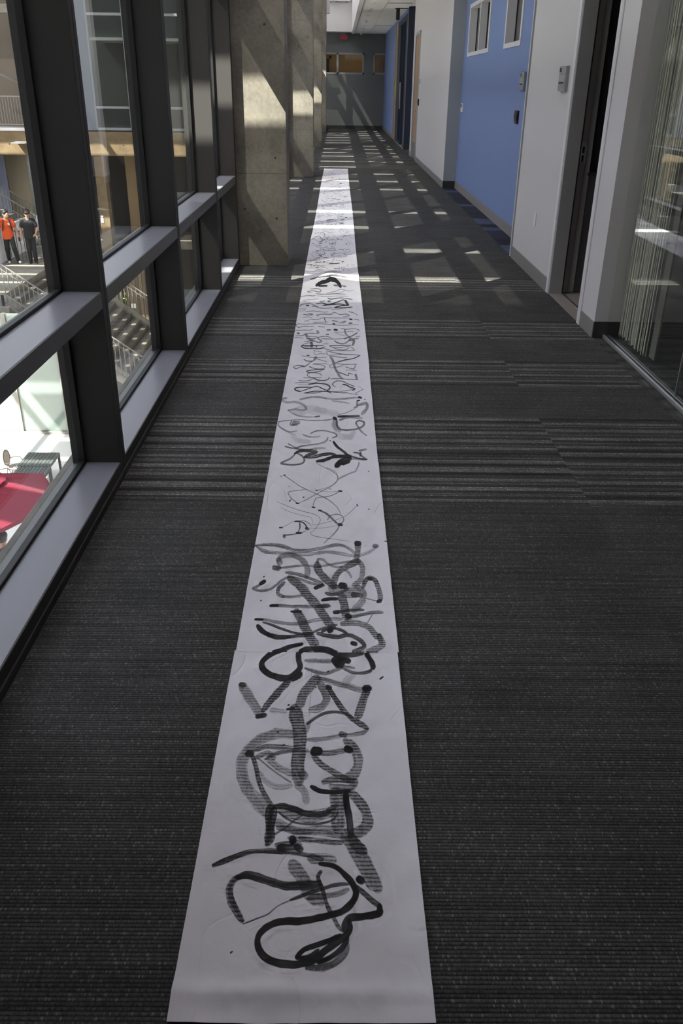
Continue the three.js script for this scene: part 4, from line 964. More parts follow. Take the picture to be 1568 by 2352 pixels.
// ---------------------------------------------------------------- courtyard: unseen canopy of tinted panels, laid out to cast the sun bands
const YC = 10, SH = YC * 0.641;
{
  const g = struct(group('unseen_canopy'), 'unseen courtyard canopy of tinted panels, laid out to cast the sun bands indoors');
  const rows = [-7.44, -8.88, -10.44, -11.82, -14.63, -15.92, -17.33, -18.85, -20.3, -21.85, -23.05, -24.45, -25.75, -27.2, -28.6, -30.05, -31.55, -32.8, -34.5], gap = 0.118;
  const ends = [-6.35 + SH, ...rows.map((z) => z + SH), -42 + SH];
  const hole = [-25.5, -20.4, -14.3, -10.4];                // panels left out to let sun onto a patch of plaza
  for (let i = 0; i + 1 < ends.length; i++) {
    const z1 = ends[i] - (i ? gap : 0), z0 = ends[i + 1] + gap;
    const lay = (xa, xb, za, zb) => { if (zb - za > 0.05) part(g, 'panel', box(xa, xb, YC, YC + 0.02, za, zb), M.canopyGlass); };
    if (z1 < -19) { lay(-24, -10, z0, z1); lay(-7.6, -4.7, z0, z1); continue; }
    lay(-7.6, -4.7, z0, z1);
    if (Math.min(z1, hole[3]) - Math.max(z0, hole[2]) < 0.05) lay(-21, -15.8, z0, z1);
    else { lay(hole[1], -15.8, z0, z1); lay(-21, hole[1], hole[3], z1); lay(-21, hole[1], z0, hole[2]); }
  }
  part(g, 'unseen_overhang', box(-24, -4.7, YC, YC + 0.3, -6.35 + SH, 12), M.concrete);  // opaque part out of view, keeps the near end in shade
  for (const x of [-4.8, -7.6, -15.8, -21]) part(g, 'beam', box(x - 0.05, x + 0.05, YC + 0.02, YC + 0.3, -35, 1), M.frameDark);
}
struct(mesh('wall_unseen_west', box(-30.4, -30, -8.4, 9, -48, 14), M.concreteLight), 'unseen far side wall of the courtyard, placed to cut the low sky');  // out of view; cuts the low sky around the courtyard
struct(mesh('wall_unseen_south', box(-30, -1.2, -8.4, 9, 12, 12.4), M.concreteLight), 'unseen end wall of the courtyard behind, placed to cut the low sky');  // out of view; keeps sky out of the far glazing's reflections

// ---------------------------------------------------------------- plaza and the wing across the courtyard
const YP = -8.4, YL = -4.2;
struct(mesh('ground_plaza', box(-40, -1.0, YP - 0.3, YP, -48, 14), std(RGB(0.72, 0.71, 0.69), 0.8, { bumpMap: concBump, bumpScale: 0.003 })), 'pale concrete plaza below');
{
  const b = tag(group('courtyard_wing', 0, 0, 0), 'building wing across the courtyard with tan concrete band and grey glazing', 'building');
  part(b, 'concrete_band', box(-16, -1.4, -1.0, -0.155, -36.0, -35.0, 0.01), M.concreteTan, 'tan concrete slab edge');
  part(b, 'slab_cap', box(-16, -9.9, -0.155, -0.05, -36.0, -34.97, 0.004), M.aluWhite, 'white metal cap of the balcony edge');
  for (const [x, y] of [[-9.0, -0.62], [-8.25, -0.62], [-12.62, -0.62], [-10.6, -0.62], [-6.9, -0.62]]) part(b, 'tie_hole', new THREE.CylinderGeometry(0.022, 0.022, 0.01, 8).rotateX(Math.PI / 2).translate(x, y, -34.996), M.gasket);
  // glazed bays
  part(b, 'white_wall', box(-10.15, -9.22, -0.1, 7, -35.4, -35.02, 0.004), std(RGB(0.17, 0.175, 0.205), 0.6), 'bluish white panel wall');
  const F = std(RGB(0.24, 0.25, 0.255), 0.45);
  for (let x = -9.2; x < -1.6; x += 1.34) {
    part(b, 'window_mullion', box(x - 0.045, x + 0.045, -0.1, 7, -35.16, -35.03, 0.003), F);
    for (const y of [-0.06, 0.68, 3.72]) part(b, 'window_rail', box(x + 0.045, Math.min(x + 1.295, -1.5), y - 0.035, y + 0.05, -35.14, -35.04, 0.003), F);
    for (const [a, c] of [[-0.03, 0.65], [0.73, 3.69], [3.77, 7]]) part(b, 'pane', box(x + 0.045, Math.min(x + 1.295, -1.5), a, c, -35.1, -35.09), M.glassDoor);
  }
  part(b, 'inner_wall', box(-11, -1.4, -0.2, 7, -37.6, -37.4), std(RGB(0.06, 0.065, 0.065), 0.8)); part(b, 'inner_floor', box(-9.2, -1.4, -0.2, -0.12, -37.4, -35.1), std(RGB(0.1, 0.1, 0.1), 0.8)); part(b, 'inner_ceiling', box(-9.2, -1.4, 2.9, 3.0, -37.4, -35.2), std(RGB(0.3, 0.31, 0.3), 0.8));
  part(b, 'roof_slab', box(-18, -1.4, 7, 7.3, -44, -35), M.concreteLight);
  part(b, 'unseen_rear_mass', box(-24, -1.4, YP, 7, -44, -38.3), M.void);  // unseen black block; with the roof slab it shuts sky out of the wing
  // balcony on the left with picket railing
  const tanWall = std(RGB(0.25, 0.205, 0.165), 0.85, { bumpMap: concBump, bumpScale: 0.003 });
  part(b, 'balcony_wall', box(-18, -10.1, -0.2, 7, -38.2, -38.0), tanWall, 'brown plaster wall');
  part(b, 'balcony_floor', box(-16, -9.9, -0.4, -0.16, -38, -35.9), M.concrete);
  part(b, 'balcony_beam', box(-16, -10.1, 3.72, 4.0, -35.3, -35.0, 0.01), M.concreteLight, 'pale beam above the balcony');
  const pk = std(RGB(0.3, 0.29, 0.28), 0.5);
  part(b, 'top_rail', bar([-16, 1.02, -35.1], [-10.15, 1.02, -35.1], 0.04, 0.04), pk); part(b, 'bottom_rail', bar([-16, 0.06, -35.1], [-10.15, 0.06, -35.1], 0.03, 0.03), pk);
  const pick = box(-0.006, 0.006, 0.06, 1.02, -0.006, 0.006);
  for (let x = -13.4; x < -10.2; x += 0.105) { const q = part(b, 'picket', pick, pk); q.position.set(x, 0, -35.1); }
  part(b, 'stair_rail', rod([-14.5, 2.35, -36.8], [-11.2, 0.85, -36.8], 0.035), pk);
  // ground storey
  const tan2 = std(RGB(0.33, 0.275, 0.20), 0.85, { bumpMap: concBump, bumpScale: 0.003 });
  part(b, 'storey_wall', box(-16, -11.2, YL, -1.0, -36.9, -36.7), tan2, 'tan wall below the band');
  part(b, 'storey_column', box(-9.47, -9.08, YP, -1.0, -35.5, -35.02, 0.008), M.concreteTan, 'tan concrete column under the band');
  part(b, 'storey_back', box(-11.6, -1.4, YP, -1.0, -38, -37.9), std(RGB(0.06, 0.055, 0.045), 0.8));
  part(b, 'storey_panel', box(-8.55, -8.0, -4.3, -1.0, -36.3, -36.2), std(RGB(0.30, 0.21, 0.11), 0.6), 'brown wood panel'); part(b, 'storey_panel', box(-7.9, -7.2, -4.3, -1.0, -36.3, -36.2), std(RGB(0.20, 0.14, 0.08), 0.6));
  part(b, 'storey_floor', box(-16, -1.4, YL - 0.3, YL, -38, -35.2), M.concrete);
  const sp = part(b, 'switch_plate', merge([box(-9.43, -9.33, -3.47, -3.3, -35.02, -35.0, 0.003), box(-9.43, -9.33, -3.27, -3.19, -35.02, -35.0, 0.003)]), M.plasticWhite, 'pale switch plates on the tan column');
  part(b, 'round_column', new THREE.CylinderGeometry(0.2, 0.2, 3.2, 24).translate(-11.96, -2.6, -35.3), std(RGB(0.16, 0.165, 0.15), 0.55), 'slim grey round column');
  part(b, 'blue_panel', box(-14.2, -13.2, YL, -1.0, -35.9, -35.8), std(RGB(0.10, 0.11, 0.16), 0.5));
  const lf = tag(group('wall_light', -12.03, -0.56, -34.98), 'flat white wall light with dark underside on the tan concrete band', 'light');
  part(lf, 'arm', box(0.16, 0.3, -0.06, 0.12, 0, 0.1, 0.01), M.plasticGrey); part(lf, 'head', box(-0.3, 0.22, -0.005, 0.035, 0.02, 0.62, 0.012), M.plasticWhite); part(lf, 'lens', box(-0.26, 0.18, -0.014, -0.005, 0.06, 0.58), M.black);
  // timber fence panel between column and stair, boards one by one
  const t = tag(group('timber_screen', 0, 0, 0), 'brown timber board screen behind the outdoor stair', 'screen');
  const bm = [std(RGB(0.17, 0.13, 0.09), 0.7), std(RGB(0.13, 0.10, 0.07), 0.7), std(RGB(0.20, 0.15, 0.10), 0.7)];
  for (let i = 0, x = -9.6; x < -6.6; i++, x += 0.135) if (x < -8.5 || x > -8.3) part(t, 'board', box(x, x + 0.122, YP, x < -8.5 ? -5.0 : -4.4, -33.06 - 0.012 * (i % 2), -33.0 - 0.012 * (i % 2), 0.004), bm[i % 3]);
  part(t, 'notice', box(-8.08, -7.9, -6.38, -6.2, -32.998, -32.98, 0.003), M.plasticWhite, 'small pale notice');
  const sh = tag(group('shrub', -8.9, YP, -34.2), 'bright green shrub glimpsed through the gap in the timber screen', 'shrub');
  { const leaf = []; for (let i = 0; i < 260; i++) { const q = new THREE.PlaneGeometry(0.16, 0.09); q.rotateX(rr(-1.3, 1.3)); q.rotateY(rr(0, 6.3)); const a = rr(0, 6.28), r = Math.sqrt(rnd()) * 0.55; q.translate(Math.cos(a) * r, rr(0.9, 3.9), Math.sin(a) * r); leaf.push(q); }
    const f = part(sh, 'foliage', merge(leaf), std(RGB(0.2, 0.34, 0.05), 0.6, { side: THREE.DoubleSide })); f.userData.kind = 'stuff'; part(sh, 'trunk', rod([0, 0, 0], [0.05, 3.2, 0], 0.05, 8, 0.02), std(RGB(0.12, 0.09, 0.06), 0.9)); }
}
// ---------------------------------------------------------------- outdoor stair: landing, treads, railings
const TR = 0.28, RI = 0.1975, ZS0 = -30.5, ZS1 = -25.35;
{
  const s = tag(group('outdoor_stair', 0, 0, 0), 'wide grey concrete outdoor stair descending from the landing to the plaza', 'stair');
  const tm = std(RGB(0.9, 0.9, 0.92), 0.85, { map: conc, bumpMap: concBump, bumpScale: 0.003 }), dark = std(RGB(0.45, 0.45, 0.45), 0.85, { map: conc });
  part(s, 'landing', box(-11.85, -10.0, YL - 0.35, YL, -34.96, ZS1, 0.01), M.concreteLight, 'pale concrete landing');
  for (let i = 0; i < 21; i++) { const x = -10 + i * TR, y = YL - (i + 1) * RI; part(s, 'step', box(x - 0.02, x + TR + 0.015, y - 0.32, y, ZS0, ZS1 - 0.12, 0.012), i % 2 ? tm : dark); }
  const sl = RI / TR, stringer = (z, w, lift) => { const sh = new THREE.Shape(); sh.moveTo(-10.1, YL - 0.45); sh.lineTo(-10.1, YL + lift); sh.lineTo(-10, YL + lift); sh.lineTo(-10 + 21 * TR, YL + lift - 21 * RI); sh.lineTo(-10 + 21 * TR, YP); sh.lineTo(-10 + 21 * TR - 0.5, YP); sh.closePath(); return new THREE.ExtrudeGeometry(sh, { depth: w, bevelEnabled: false }).translate(0, 0, z); };
  part(s, 'stringer', stringer(ZS0 - 0.14, 0.14, 0.12), M.concreteLight); part(s, 'stringer', stringer(ZS1 - 0.12, 0.12, 0.02), M.concreteLight);
  part(s, 'landing_wall', box(-11.0, -9.86, YP, YL - 0.35, -25.4, -25.2, 0.006), M.concreteLight);
  const rm = std(RGB(0.20, 0.19, 0.18), 0.45), rmd = std(RGB(0.13, 0.12, 0.11), 0.5);
  const rail = (z, h, name) => {
    const r = tag(group('stair_railing', 0, 0, 0), name, 'railing'), A = [-10.0, YL, z], B = [-10 + 20 * TR, YL - 20 * RI, z];
    part(r, 'handrail', rod([A[0] - 1.6, A[1] + h, z], [A[0], A[1] + h, z], 0.022), rm); part(r, 'handrail', rod([A[0], A[1] + h, z], [B[0], B[1] + h, z], 0.022), rm);
    part(r, 'lower_rail', rod([A[0], A[1] + h - 0.16, z], [B[0], B[1] + h - 0.16, z], 0.014), rm); part(r, 'foot_rail', rod([A[0], A[1] - 0.16, z], [B[0], B[1] - 0.16, z], 0.014), rm);
    for (let i = 0; i < 40; i++) { const x = -9.93 + i * 0.14, y = YL - (x + 10) * sl; part(r, 'picket', rod([x, y - 0.16, z], [x, y + h, z], 0.013, 6), rm); }
    for (let i = 0; i < 12; i++) { const x = -11.55 + i * 0.13; part(r, 'picket', rod([x, YL + 0.05, z], [x, YL + h, z], 0.013, 6), rm); }
    return r;
  };
  rail(ZS1 + 0.02, 0.95, 'grey picket railing on the near side of the outdoor stair');
  rail(ZS0 - 0.07, 1.05, 'grey picket railing on the far side of the outdoor stair by the timber screen');
  // white slatted guard beside the landing and the flight above it
  const gu = tag(group('slatted_guard', 0, 0, 0), 'white slatted metal guard beside the landing where two people walk', 'guard');
  part(gu, 'top_rail', box(-11.86, -11.78, YL + 1.09, YL + 1.14, -33.4, -29.6, 0.004), M.aluWhite); part(gu, 'bottom_rail', box(-11.86, -11.78, YL, YL + 0.05, -33.4, -29.6, 0.004), M.aluWhite);
  const fins = []; for (let z = -33.38; z < -29.6; z += 0.055) fins.push(box(-11.845, -11.80, YL + 0.05, YL + 1.09, z, z + 0.03)); part(gu, 'fins', merge(fins), M.aluWhite).userData.kind = 'stuff';
  const up = tag(group('upper_stair', 0, 0, 0), 'dark upper stair flight behind the landing against the tan wall', 'stair');
  for (let i = 0; i < 14; i++) part(up, 'step', box(-11.4 - (i + 1) * 0.29, -11.4 - i * 0.29 + 0.02, YL + i * 0.175, YL + (i + 1) * 0.175, -34.94, -34.0, 0.006), std(RGB(0.2, 0.19, 0.18), 0.8));
  for (const z of [-33.96, -34.93]) {
    part(up, 'handrail', rod([-15.46, YL + 2.45 + 1.0, z], [-10.9, YL + 1.0 - 0.3, z], 0.022), rmd); part(up, 'lower_rail', rod([-15.46, YL + 2.45 + 0.62, z], [-10.9, YL + 0.32, z], 0.014), rmd);
    for (let i = 0; i < 34; i++) { const x = -15.3 + i * 0.13, y = YL + (-11.4 - x) * 0.6034; part(up, 'picket', rod([x, y - 0.02, z], [x, y + 0.98, z], 0.009, 6), rmd); } }
  part(up, 'string_board', bar([-15.5, YL + 2.35, -33.98], [-11.35, YL - 0.05, -33.98], 0.04, 0.28), rmd);
}
// ---------------------------------------------------------------- storefront down on the plaza
{
  const g = tag(group('plaza_storefront', 0, 0, 0), 'sunlit white framed glass storefront below the landing on the plaza', 'storefront');
  const F = std(RGB(0.25, 0.23, 0.21), 0.4);
  const film = new THREE.MeshPhysicalMaterial({ color: RGB(0.17, 0.215, 0.195), roughness: 0.12, clearcoat: 1, clearcoatRoughness: 0.02 });
  part(g, 'sill_rail', box(-14, -8.36, YP, YP + 0.09, -24.78, -24.66, 0.004), F);
  for (const x of [-13.9, -11.9, -9.88, -8.4]) part(g, 'post', box(x - 0.06, x + 0.06, YP + 0.09, YL - 0.4, -24.78, -24.66, 0.004), F);
  for (const [a, c] of [[-13.84, -11.96], [-11.84, -9.94], [-9.82, -8.46]]) { part(g, 'pane', box(a, c, YP + 0.09, YL - 0.4, -24.74, -24.72), film); }
  part(g, 'side_wall', box(-8.46, -8.36, YP, YL - 0.8, -25.2, -24.78), F);
}
// ---------------------------------------------------------------- cafe furniture
const tblM = [std(RGB(0.10, 0.11, 0.105), 0.5), std(RGB(0.085, 0.095, 0.09), 0.5)], legM = std(RGB(0.07, 0.065, 0.06), 0.5);
function cafeTable(x, z) {
  const t = group('patio_table', x, YP, z);
  for (let i = 0; i < 9; i++) part(t, 'slat', box(-0.435 + i * 0.097, -0.435 + i * 0.097 + 0.084, 0.715, 0.74, -0.47, 0.47, 0.003), tblM[i % 2]);
  part(t, 'apron', merge([box(-0.42, 0.42, 0.66, 0.715, -0.46, -0.42), box(-0.42, 0.42, 0.66, 0.715, 0.42, 0.46), box(-0.43, -0.4, 0.66, 0.715, -0.46, 0.46), box(0.4, 0.43, 0.66, 0.715, -0.46, 0.46)]), legM);
  for (const sx of [-1, 1]) for (const sz of [-1, 1]) part(t, 'leg', box(sx * 0.4 - 0.03, sx * 0.4 + 0.03, 0, 0.7, sz * 0.43 - 0.03, sz * 0.43 + 0.03, 0.003), legM);
  part(t, 'hole_cap', new THREE.CylinderGeometry(0.035, 0.035, 0.006, 14).translate(0, 0.742, 0), legM);
  return t;
}
tag(cafeTable(-8.09, -21.0), 'dark slatted patio table farther from the red umbrella', 'table', 'slatted patio tables');
tag(cafeTable(-8.03, -20.03), 'dark slatted patio table nearer the red umbrella', 'table', 'slatted patio tables');
function cafeChair() {
  const c = group('patio_chair'), fr = legM, mesh0 = std(RGB(0.42, 0.36, 0.31), 0.7);
  const hoop = []; for (let k = 0; k <= 20; k++) { const a = -0.45 + (Math.PI + 0.9) * k / 20; hoop.push([Math.cos(a) * 0.22, 0.68 + Math.sin(a) * 0.24, -0.2 - 0.1 * (Math.sin(a) * 0.24 + 0.24)]); }
  part(c, 'back_frame', tube(hoop, 0.014, 40, 6), fr);
  const bs = new THREE.SphereGeometry(1, 20, 10); bs.scale(0.21, 0.23, 0.006); bs.rotateX(-0.1); bs.translate(0, 0.685, -0.226); part(c, 'back_mesh', bs, mesh0, 'pale woven back');
  const st = new THREE.CylinderGeometry(0.225, 0.225, 0.022, 24); st.translate(0, 0.44, 0); part(c, 'seat', st, mesh0);
  part(c, 'seat_rim', new THREE.TorusGeometry(0.228, 0.013, 6, 28).rotateX(Math.PI / 2).translate(0, 0.44, 0), fr);
  for (const [x, z] of [[-0.2, 0.2], [0.2, 0.2], [-0.19, -0.22], [0.19, -0.22]]) part(c, 'leg', rod([x * 1.1, 0, z * 1.1], [x * 0.85, 0.44, z * 0.85], 0.012), fr);
  for (const s of [-1, 1]) part(c, 'arm', tube([[s * 0.21, 0.62, -0.2], [s * 0.26, 0.64, 0.02], [s * 0.235, 0.44, 0.14]], 0.012, 12, 6), fr);
  return c;
}
{
  const spots = [[-8.8, -21.15, Math.PI / 2, 'oval backed patio chair left of the far slatted table, farthest from the umbrella'], [-8.82, -20.3, Math.PI / 2, 'oval backed patio chair left of the tables, right behind the red umbrella'], [-7.3, -21.05, -Math.PI / 2, 'oval backed patio chair right of the far slatted table'], [-7.25, -20.15, -Math.PI / 2, 'oval backed patio chair mostly hidden, right of the near slatted table']];
  let c0 = null;
  for (const [x, z, t, l] of spots) { let c; if (!c0) c = c0 = cafeChair(); else { c = c0.clone(); c.name = numbered('patio_chair'); scene.add(c); } c.position.set(x, YP, z); c.rotation.y = t; tag(c, l, 'chair', 'oval backed patio chairs'); }
}
{
  const cx = -7.2, cz = -15.58, u = tag(group('patio_umbrella', cx, YP, cz), 'red six sided patio umbrella standing on the plaza', 'umbrella');
  const cloth = new THREE.MeshPhysicalMaterial({ color: RGB(0.2, 0.009, 0.03), roughness: 0.85, transmission: 0.1, thickness: 0, side: THREE.DoubleSide });
  const R = 1.49, yE = 2.2, yA = 2.72;
  for (let k = 0; k < 6; k++) {                           // six gores, each sagging a little
    const a0 = k * Math.PI / 3, a1 = a0 + Math.PI / 3, pos = [], ix = [], n = 6;
    for (let i = 0; i <= n; i++) for (let j = 0; j <= n; j++) { const r = (i / n), t = j / n, p0 = [Math.cos(a0) * R, Math.sin(a0) * R], p1 = [Math.cos(a1) * R, Math.sin(a1) * R], x = lerp(p0[0], p1[0], t) * r, z = lerp(p0[1], p1[1], t) * r; pos.push(x, lerp(yA, yE, Math.pow(r, 1.08)) - 0.05 * r * Math.sin(Math.PI * t), z); }
    for (let i = 0; i < n; i++) for (let j = 0; j < n; j++) { const q = i * (n + 1) + j; ix.push(q, q + 1, q + n + 1, q + 1, q + n + 2, q + n + 1); }
    const g = new THREE.BufferGeometry(); g.setAttribute('position', new THREE.Float32BufferAttribute(pos, 3)); g.setAttribute('uv', new THREE.Float32BufferAttribute(new Float32Array(pos.length / 3 * 2), 2)); g.setIndex(ix); g.computeVertexNormals();
    part(u, 'gore', g, cloth);
    part(u, 'rib', rod([0, yA - 0.04, 0], [Math.cos(a0) * R * 0.99, yE - 0.015, Math.sin(a0) * R * 0.99], 0.008, 6), legM);
    part(u, 'valance', (() => { const p0 = [Math.cos(a0) * R, Math.sin(a0) * R], p1 = [Math.cos(a1) * R, Math.sin(a1) * R]; const v = bar([p0[0], yE - 0.05, p0[1]], [p1[0], yE - 0.05, p1[1]], 0.006, 0.09); return uvm(v); })(), cloth);
  }
  const vent = []; { const pos = [], ix = []; for (let i = 0; i <= 5; i++) for (let k = 0; k < 32; k++) { const a = k / 32 * Math.PI * 2, r = 0.44 * i / 5; pos.push(Math.cos(a) * r, yA + 0.12 - 0.21 * i / 5 + 0.035 * Math.sin(k * 2.7) * (i / 5) + 0.012 * Math.sin(k * 5.1 + i), Math.sin(a) * r); } for (let i = 0; i < 5; i++) for (let k = 0; k < 32; k++) { const q = i * 32 + k, w = i * 32 + (k + 1) % 32; ix.push(q, w, q + 32, w, w + 32, q + 32); }
    const g = new THREE.BufferGeometry(); g.setAttribute('position', new THREE.Float32BufferAttribute(pos, 3)); g.setAttribute('uv', new THREE.Float32BufferAttribute(new Float32Array(pos.length / 3 * 2), 2)); g.setIndex(ix); g.computeVertexNormals(); part(u, 'vent_cap', g, cloth, 'crumpled red vent cap'); }
  part(u, 'pole', rod([0, 0.1, 0], [0, yA + 0.14, 0], 0.022, 10), legM);
  part(u, 'base', new THREE.CylinderGeometry(0.25, 0.3, 0.1, 24).translate(0, 0.05, 0), legM);
  const t = cafeTable(-7.2, -15.58); tag(t, 'dark slatted patio table under the red umbrella', 'table'); 
}

// ---------------------------------------------------------------- people on the landing and under the umbrella
// a surface net over a field: negative inside
function netMesh(field, lo, hi, cell) {
  const n = [0, 1, 2].map((k) => Math.ceil((hi[k] - lo[k]) / cell) + 1), [nx, ny, nz] = n, F = new Float32Array(nx * ny * nz), id = (i, j, k) => (k * ny + j) * nx + i;
  for (let k = 0; k < nz; k++) for (let j = 0; j < ny; j++) for (let i = 0; i < nx; i++) F[id(i, j, k)] = field(lo[0] + i * cell, lo[1] + j * cell, lo[2] + k * cell);
  const vert = new Int32Array(nx * ny * nz).fill(-1), pos = [], ix = [];
  for (let k = 0; k < nz - 1; k++) for (let j = 0; j < ny - 1; j++) for (let i = 0; i < nx - 1; i++) {
    let x = 0, y = 0, z = 0, c = 0;
    const edge = (a, b, pa, pb) => { const fa = F[a], fb = F[b]; if ((fa < 0) !== (fb < 0)) { const t = fa / (fa - fb); x += lerp(pa[0], pb[0], t); y += lerp(pa[1], pb[1], t); z += lerp(pa[2], pb[2], t); c++; } };
    const C = (m) => [m & 1, (m >> 1) & 1, (m >> 2) & 1], V = (m) => id(i + (m & 1), j + ((m >> 1) & 1), k + ((m >> 2) & 1));
    for (const [a, b] of [[0, 1], [2, 3], [4, 5], [6, 7], [0, 2], [1, 3], [4, 6], [5, 7], [0, 4], [1, 5], [2, 6], [3, 7]]) edge(V(a), V(b), C(a), C(b));
    if (c) { vert[id(i, j, k)] = pos.length / 3; pos.push(lo[0] + (i + x / c) * cell, lo[1] + (j + y / c) * cell, lo[2] + (k + z / c) * cell); }
  }
  const quad = (a, b, c, d, flip) => { if (a < 0 || b < 0 || c < 0 || d < 0) return; flip ? ix.push(a, c, b, a, d, c) : ix.push(a, b, c, a, c, d); };
  for (let k = 1; k < nz - 1; k++) for (let j = 1; j < ny - 1; j++) for (let i = 1; i < nx - 1; i++) {
    const s = F[id(i, j, k)] < 0, V = (a, b, c) => vert[id(i - a, j - b, k - c)];
    if (s !== F[id(i + 1, j, k)] < 0) quad(V(0, 1, 1), V(0, 0, 1), V(0, 0, 0), V(0, 1, 0), !s);
    if (s !== F[id(i, j + 1, k)] < 0) quad(V(1, 0, 1), V(0, 0, 1), V(0, 0, 0), V(1, 0, 0), s);
    if (s !== F[id(i, j, k + 1)] < 0) quad(V(1, 1, 0), V(0, 1, 0), V(0, 0, 0), V(1, 0, 0), !s);
  }
  const g = new THREE.BufferGeometry(); g.setAttribute('position', new THREE.Float32BufferAttribute(pos, 3)); g.setAttribute('uv', new THREE.Float32BufferAttribute(new Float32Array(pos.length / 3 * 2), 2)); g.setIndex(ix); g.computeVertexNormals(); return g;
}
const cone = (p, a, b, ra, rb) => { const bx = b[0] - a[0], by = b[1] - a[1], bz = b[2] - a[2], px = p[0] - a[0], py = p[1] - a[1], pz = p[2] - a[2], t = clamp((px * bx + py * by + pz * bz) / (bx * bx + by * by + bz * bz + 1e-9), 0, 1); return Math.hypot(px - bx * t, py - by * t, pz - bz * t) - lerp(ra, rb, t); };
const smin = (a, b, k) => { const h = clamp(0.5 + 0.5 * (b - a) / k, 0, 1); return lerp(b, a, h) - k * h * (1 - h); };
function fieldOf(bones, grow = 0, k = 0.035) { return (x, y, z) => { let d = 9; for (const [a, b, ra, rb, sq] of bones) { const q = sq ? [x, y, (z - a[2]) / sq + a[2]] : [x, y, z]; d = smin(d, cone(q, a, b, ra, rb) * (sq ? Math.min(1, sq) : 1), k); } return d - grow; }; }
const bounds = (bones, m) => { const lo = [9, 9, 9], hi = [-9, -9, -9]; for (const [a, b, ra, rb] of bones) for (const p of [a, b]) for (let i = 0; i < 3; i++) { lo[i] = Math.min(lo[i], p[i] - Math.max(ra, rb) - m); hi[i] = Math.max(hi[i], p[i] + Math.max(ra, rb) + m); } return [lo, hi]; };
const net = (bones, cell, grow = 0, k = 0.035) => { const [lo, hi] = bounds(bones, 0.03 + grow); return netMesh(fieldOf(bones, grow, k), lo, hi, cell); };
const L3 = (a, b, t) => a.map((v, i) => lerp(v, b[i], t));
const skinM = std(RGB(0.42, 0.24, 0.16), 0.6), hairM = std(RGB(0.012, 0.010, 0.009), 0.6);
